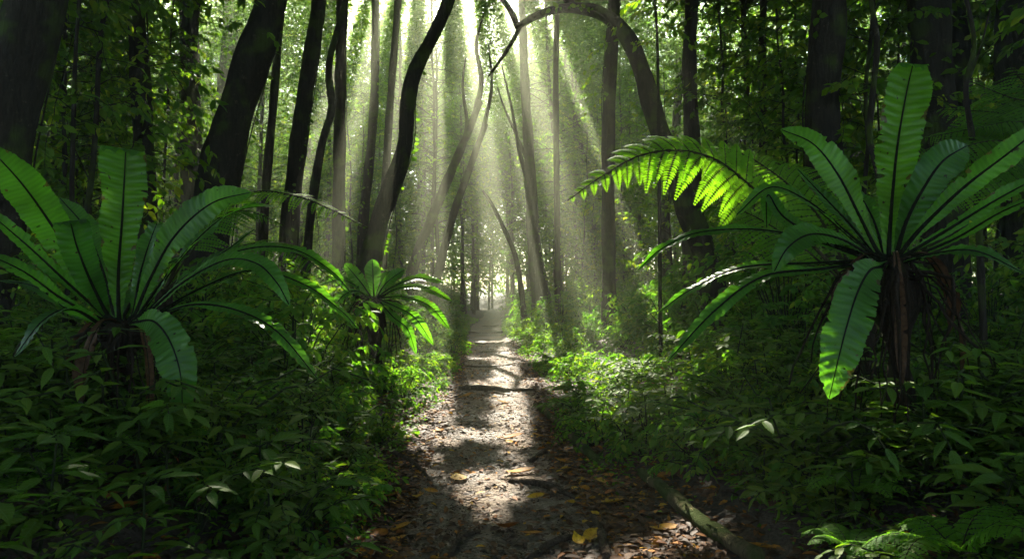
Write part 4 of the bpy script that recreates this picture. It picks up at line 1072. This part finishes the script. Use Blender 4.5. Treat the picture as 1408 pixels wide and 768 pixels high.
# ------------------------------------------------------------------ fallen wood and roots
def gpt(px, py, lift=0.0):
    """point of the ground seen at a photograph pixel"""
    o = np.array([0, 0, CAM_H]); e = P(px, py, 1.0) - o
    t = 1.0
    for _ in range(400):
        q = o + e*t
        if q[2] <= float(H(q[0], q[1])) : break
        t += .02
    q = o + e*t; q[2] = float(H(q[0], q[1])) + lift
    return q
def wood(name, label, pts, wpx, mat, cat, lifts=None, k=10, rough=.1, twigs=0):
    G = []; R = []
    for i, (px, py) in enumerate(pts):
        l = 0 if lifts is None else lifts[i]
        q = gpt(px, py); r = wpx[i]*.5*q[1]/F
        q[2] += r*.55 + l; G.append(q); R.append(r)
    c0 = G[0].copy(); n = 26
    cc = catmull(np.array(G), n); cc += rng.normal(0, .15, cc.shape)*np.mean(R)*.4
    mb = MB(); tube(mb, cc - c0, np.interp(np.linspace(0, len(R)-1, n), np.arange(len(R)), R), k, rough)
    root = thing(name, label, cat, c0); 
    o = link('bark_stem', mb.mesh(name, M[mat]), root)
    # knots and side twig stubs
    for _ in range(2 + twigs):
        mk = MB(); i = int(rng.integers(4, n-4)); d = rng.normal(0, 1, 3); d[2] = abs(d[2])*.5; d /= np.linalg.norm(d); r = np.mean(R)
        tube(mk, np.array([cc[i], cc[i] + d*r*1.6, cc[i] + d*r*2.6 + rng.normal(0, .3, 3)*r]) - c0, [r*.4, r*.28, r*.12], 6, .1)
        link('twig_stub', mk.mesh('twig_stub', M[mat]), root)
    return root
wood('fallen_log', 'thick mossy fallen branch lying at lower right, largest piece of fallen wood', [(880, 652), (915, 688), (965, 728), (1040, 782)], [14, 18, 21, 24], 'log_bark', 'fallen branch', [.0, .03, .015, .03], 14, .13, 3)
wood('fallen_branch', 'brown fallen branch slanting along the right edge of the path', [(744, 570), (778, 600), (806, 628), (832, 646)], [7, 12, 14, 10], 'log_bark', 'fallen branch', [.05, .04, .03, .0])
wood('fallen_branch', 'dark broken stick pointing to the right edge branch', [(730, 636), (750, 622), (772, 611)], [7, 8, 4], 'root_bark', 'fallen branch')
wood('tree_root', 'dark root crossing the path middle, just right of the large sun patch', [(690, 661), (715, 668), (752, 672), (797, 687)], [5, 10, 11, 5], 'root_bark', 'root', [0, .01, .01, -.005])
wood('tree_root', 'low dark humped root crossing the path beyond the sun patches', [(615, 534), (648, 527), (680, 525), (712, 530)], [4, 8, 8, 3], 'root_bark', 'root', [0, .03, .03, 0])
wood('tree_root', 'pale thin root arching across the sunlit path far off', [(666, 505), (676, 499), (700, 500), (742, 502)], [3, 4, 4, 3], 'root_bark', 'root', [0, .05, .03, 0])
wood('tree_root', 'short dark root just below the humped root', [(668, 543), (682, 542), (704, 546)], [4, 6, 3], 'root_bark', 'root')
wood('fallen_branch', 'thin curved stick at the left edge of the path', [(536, 626), (560, 638), (580, 652), (596, 670)], [5, 7, 6, 3], 'root_bark', 'fallen branch', [.03, .03, .02, 0])
wood('fallen_branch', 'curved brown stick at the bottom edge of the photo', [(728, 775), (752, 758), (775, 748), (800, 744)], [11, 11, 9, 6], 'root_bark', 'fallen branch', [.0, .015, .02, .02])
wood('fallen_branch', 'short grey stick standing toward the bottom edge, right of the curved one', [(816, 718), (826, 740), (834, 775)], [8, 12, 13], 'root_bark', 'fallen branch', [.02, .02, .02])
wood('fallen_branch', 'dark stick under dead leaves at the bottom left of the path', [(618, 770), (632, 750), (660, 736)], [9, 9, 4], 'root_bark', 'fallen branch', [.01, .03, .02])
wood('fallen_branch', 'thin reddish stem lying below the right nest fern', [(1190, 640), (1240, 636), (1290, 640)], [3, 3, 2], 'root_bark', 'fallen branch', [.12, .14, .12], 5)
wood('tree_root', 'low root across the path just beyond the pale thin root', [(690, 488), (710, 486), (735, 492)], [3, 4, 2], 'root_bark', 'root')

for i, yy in enumerate([12.1, 14.9, 17.2, 21.6, 26]):
    cxp = float(pathx(yy)); hw = float(pathw(yy))*rng.uniform(.55, .95); sh = rng.uniform(-.3, .3)
    sl = rng.uniform(-.9, .9); pts_ = [(cxp + sh + q*hw, yy + sl*q + rng.normal(0, .16)) for q in (-1, -.5, 0, .5, 1)]
    c0 = np.array([pts_[0][0], pts_[0][1], float(H(*pts_[0]))])
    cc, _ = resample([(x_, y_, float(H(x_, y_)) + .02 + .015*math.sin(k_*2.)) for k_, (x_, y_) in enumerate(pts_)], 20)
    root = thing('tree_root', 'thin dark root lying across the far stretch of the path', 'root', c0, 'thin roots crossing the far stretch of the path')
    mb = MB(); tube(mb, cc - c0, np.interp(np.arange(20), [0, 6, 14, 19], [.008, .024, .020, .006])*rng.uniform(.7, 1.2), 8, .1); link('bark_stem', mb.mesh('root', M['root_bark']), root)

# ------------------------------------------------------------------ fallen leaves
def litter():
    lv = Leaves(); k = 34000
    y = 1.7 + 16*rng.random(k)**2.2
    u = rng.normal(0, 1, k)
    edge = rng.random(k) < .72
    o = np.where(edge, np.sign(u)*(pathw(y)*.74 + np.abs(rng.normal(0, .30, k))), rng.uniform(-1, 1, k)*pathw(y))
    x = pathx(y) + o
    thin = (~edge) & (rng.random(k) < .3) & (np.abs(o) < .35); x, y = x[~thin], y[~thin]; k = len(x)
    q = np.stack([x, y, H(x, y) + .014 + rng.random(k)*.02], 1)
    th = rng.uniform(0, 6.28, k); d = np.stack([np.cos(th), np.sin(th), rng.normal(0, .16, k)], 1)
    L = rng.uniform(.022, .085, k)
    t = np.clip(rng.beta(1.6, 2.1, k)*.92, 0, 1); t[rng.random(k) < .06] = .9; t[rng.random(k) < .04] = .97
    lv.add(q, d, np.array([0, 0, 1.]) + rng.normal(0, .22, (k, 3)), L, L*rng.uniform(.35, .6, k), t)
    # leaves drifted onto the banks and caught among the plants
    k = 5200; y = 1.9 + 5.5*rng.random(k)**1.2; sg = np.where(rng.random(k) < .6, 1, -1); b = rng.random(k)**1.6*np.where(sg > 0, 1.5, 1.2)
    x = pathx(y) + sg*(pathw(y) + b); q = np.stack([x, y, H(x, y) + .01 + rng.random(k)**3*.16*sm(.2, .8, b)], 1)
    th = rng.uniform(0, 6.28, k); d = np.stack([np.cos(th), np.sin(th), rng.normal(0, .3, k)], 1); L = rng.uniform(.025, .095, k)
    t = np.clip(rng.beta(1.8, 2.0, k)*.95, 0, 1); t[rng.random(k) < .08] = .9
    lv.add(q, d, np.array([0, 0, 1.]) + rng.normal(0, .35, (k, 3)), L, L*rng.uniform(.3, .6, k), t)
    # crumbs
    k = 22000; y = 1.7 + 14*rng.random(k)**2; x = pathx(y) + rng.normal(0, .55, k)*pathw(y)
    q = np.stack([x, y, H(x, y) + .012 + rng.random(k)*.008], 1); th = rng.uniform(0, 6.28, k)
    d = np.stack([np.cos(th), np.sin(th), rng.normal(0, .2, k)], 1); L = rng.uniform(.006, .02, k)
    lv.add(q, d, np.array([0, 0, 1.]) + rng.normal(0, .4, (k, 3)), L, L*.55, np.clip(rng.beta(1.3, 2.2, k)*.8, 0, 1))
    a = lv.cat(); mb = MB(); put_leaves(mb, 'mid', *a)
    tag(link('leaf_litter', mb.mesh('leaf_litter', M['litter'])), 'brown dead leaves and crumbs strewn over the path and its edges', 'leaf litter', None, 'stuff')
litter()
def dead_leaf(px, py, Lpx, ang, tint, label, curl=.25, w=.5):
    q = gpt(px, py, .03); L = Lpx*q[1]/F
    tv, tf, tuv = TPL['hi']; V = tv.copy(); V[:, 0] *= w*L; 
    y = V[:, 1].copy(); V[:, 1] = (y - .5)*L; V[:, 2] = L*(curl*(y - .5)**2*1.6 + .3*curl*(tv[:, 0])**2*4)
    mb = MB(); mb.add(V, tf, tuv, np.clip(tint + (y-.5)*.06 + rng.normal(0, .015, len(V)), 0, 1))
    o = link('fallen_leaf', mb.mesh('fallen_leaf', M['litter'])); o.location = q; o.rotation_euler = (rng.normal(0, .15), rng.normal(0, .15), ang)
    tag(o, label, 'leaf', 'yellow and orange leaves fallen on the path')
for a in [(630, 661, 26, .3, .99, 'round yellow leaf on the mud at the upper left of the large sun patch', .1, .9),
          (830, 668, 30, 0.1, .98, 'large yellow oval leaf lying right of the dark middle root', .1, .85),
          (735, 690, 34, 2.2, .98, 'long narrow yellow leaf below the dark middle root', .3, .4),
          (715, 655, 44, 1.9, .93, 'orange leaf at the upper left of the dark middle root'),
          (696, 733, 40, 1.2, .80, 'dark brown curled leaf on the path above the curved bottom stick', .5),
          (570, 692, 36, .6, .97, 'yellow leaf standing among brown litter left of the path'),
          (592, 682, 22, 1.3, .92, 'small orange leaf beside the large sun patch'),
          (528, 690, 40, 1.8, .88, 'orange brown leaf at the left edge of the path among litter'),
          (545, 736, 46, 1.5, .94, 'pale orange leaf lying at lower left of the path'),
          (520, 742, 40, .9, .85, 'broad orange leaf at the lower left corner of the path'),
          (840, 697, 42, 1.1, .95, 'pale orange leaf between the round yellow leaf and mossy branch'),
          (912, 664, 34, 2.4, .90, 'bright orange leaf propped against the top of the mossy branch', .4),
          (925, 690, 26, .8, .86, 'small orange leaf right of the mossy branch end'),
          (795, 752, 34, .2, 1.0, 'yellow curled leaf beside the short grey stick', .5),
          (812, 748, 44, 2.6, .97, 'golden leaf leaning on the short grey stick', .4),
          (914, 734, 42, 1.7, .95, 'glowing orange leaf left of the lower mossy branch'),
          (700, 606, 40, 1.4, .90, 'tan orange leaf on the path above the large sun patch'),
          (745, 605, 26, 1.0, .93, 'yellow leaf at the right side of the upper path'),
          (775, 640, 30, 1.8, .92, 'orange leaf just below the right edge branch'),
          (604, 596, 22, .5, .90, 'small orange leaf left of the small upper sun patch'),
          (585, 640, 24, 1.2, .88, 'orange leaf right of the thin curved stick'),
          (1046, 760, 46, 1.8, .92, 'orange brown leaf lying right of the mossy branch at the bottom edge'),
          (165, 708, 44, 2.3, .86, 'orange dead leaf caught in dark seedlings at the lower left'),
          (700, 612, 18, .5, .96, 'small yellow leaf in the middle of the path'),
          (730, 742, 34, 1.4, .90, 'light brown leaf right of the dark brown curled leaf'),
          (876, 676, 20, .4, .93, 'small orange leaf beside the upper end of the mossy branch'),
          (640, 548, 24, 1.5, .92, 'orange leaf just below the humped root'),
          (690, 556, 20, 1.4, .95, 'yellow leaf in the middle of path below the short dark root')]:
    dead_leaf(*a)

# ------------------------------------------------------------------ air
def haze():
    bm_v = [(-165, -165, -2.5), (165, -165, -2.5), (165, 165, -2.5), (-165, 165, -2.5), (-165, -165, 20), (165, -165, 20), (165, 165, 20), (-165, 165, 20)]
    f = [(0, 3, 2, 1), (4, 5, 6, 7), (0, 1, 5, 4), (1, 2, 6, 5), (2, 3, 7, 6), (3, 0, 4, 7)]
    me = bpy.data.meshes.new('haze'); me.from_pydata(bm_v, [], f)
    m, nt, N, L = new_mat('haze')
    v = node(nt, 'ShaderNodeVolumePrincipled'); v.inputs['Color'].default_value = (.90, .96, .70, 1); v.inputs['Density'].default_value = HAZE_D
    v.inputs['Anisotropy'].default_value = .6
    out = node(nt, 'ShaderNodeOutputMaterial'); L.new(v.outputs[0], out.inputs['Volume'])
    me.materials.append(m)
    tag(link('haze', me), 'pale morning haze filling the wood', 'haze', None, 'stuff')
HAZE_D = 0.0058
haze()

# ------------------------------------------------------------------ light
w = bpy.data.worlds.new('World'); sc.world = w; w.use_nodes = True
nt = w.node_tree; bg = nt.nodes['Background']
sky = nt.nodes.new('ShaderNodeTexSky'); sky.sky_type = 'NISHITA'; sky.sun_disc = False
el = math.asin(SUN[2]); sky.sun_elevation = el; sky.sun_rotation = math.atan2(SUN[0], SUN[1])
sky.air_density = 1.0; sky.dust_density = 2.0; sky.altitude = 100
nt.links.new(sky.outputs[0], bg.inputs[0]); bg.inputs[1].default_value = .15
sd = bpy.data.lights.new('sun', 'SUN'); sd.energy = 4.3; sd.angle = math.radians(.5); sd.color = (1, .93, .77)
so = bpy.data.objects.new('sun', sd); COL.objects.link(so)
so.rotation_euler = Vector(SUN.tolist()).to_track_quat('Z', 'Y').to_euler(); so.location = (0, 0, 30)

# ------------------------------------------------------------------ render settings
sc.view_settings.view_transform = 'Standard'; sc.view_settings.look = 'None'; sc.view_settings.gamma = 1.0
sc.view_settings.exposure = 2.6
cy = sc.cycles
cy.max_bounces = 8; cy.diffuse_bounces = 4; cy.glossy_bounces = 2; cy.transmission_bounces = 4; cy.volume_bounces = 0; cy.transparent_max_bounces = 4
cy.use_denoising = True
try:
    cy.denoiser = 'OPENIMAGEDENOISE'; cy.denoising_input_passes = 'RGB_ALBEDO_NORMAL'; cy.denoising_prefilter = 'ACCURATE'
except Exception: pass
cy.use_adaptive_sampling = True; cy.adaptive_threshold = .012
cy.sample_clamp_indirect = 4.0; cy.caustics_reflective = False; cy.caustics_refractive = False
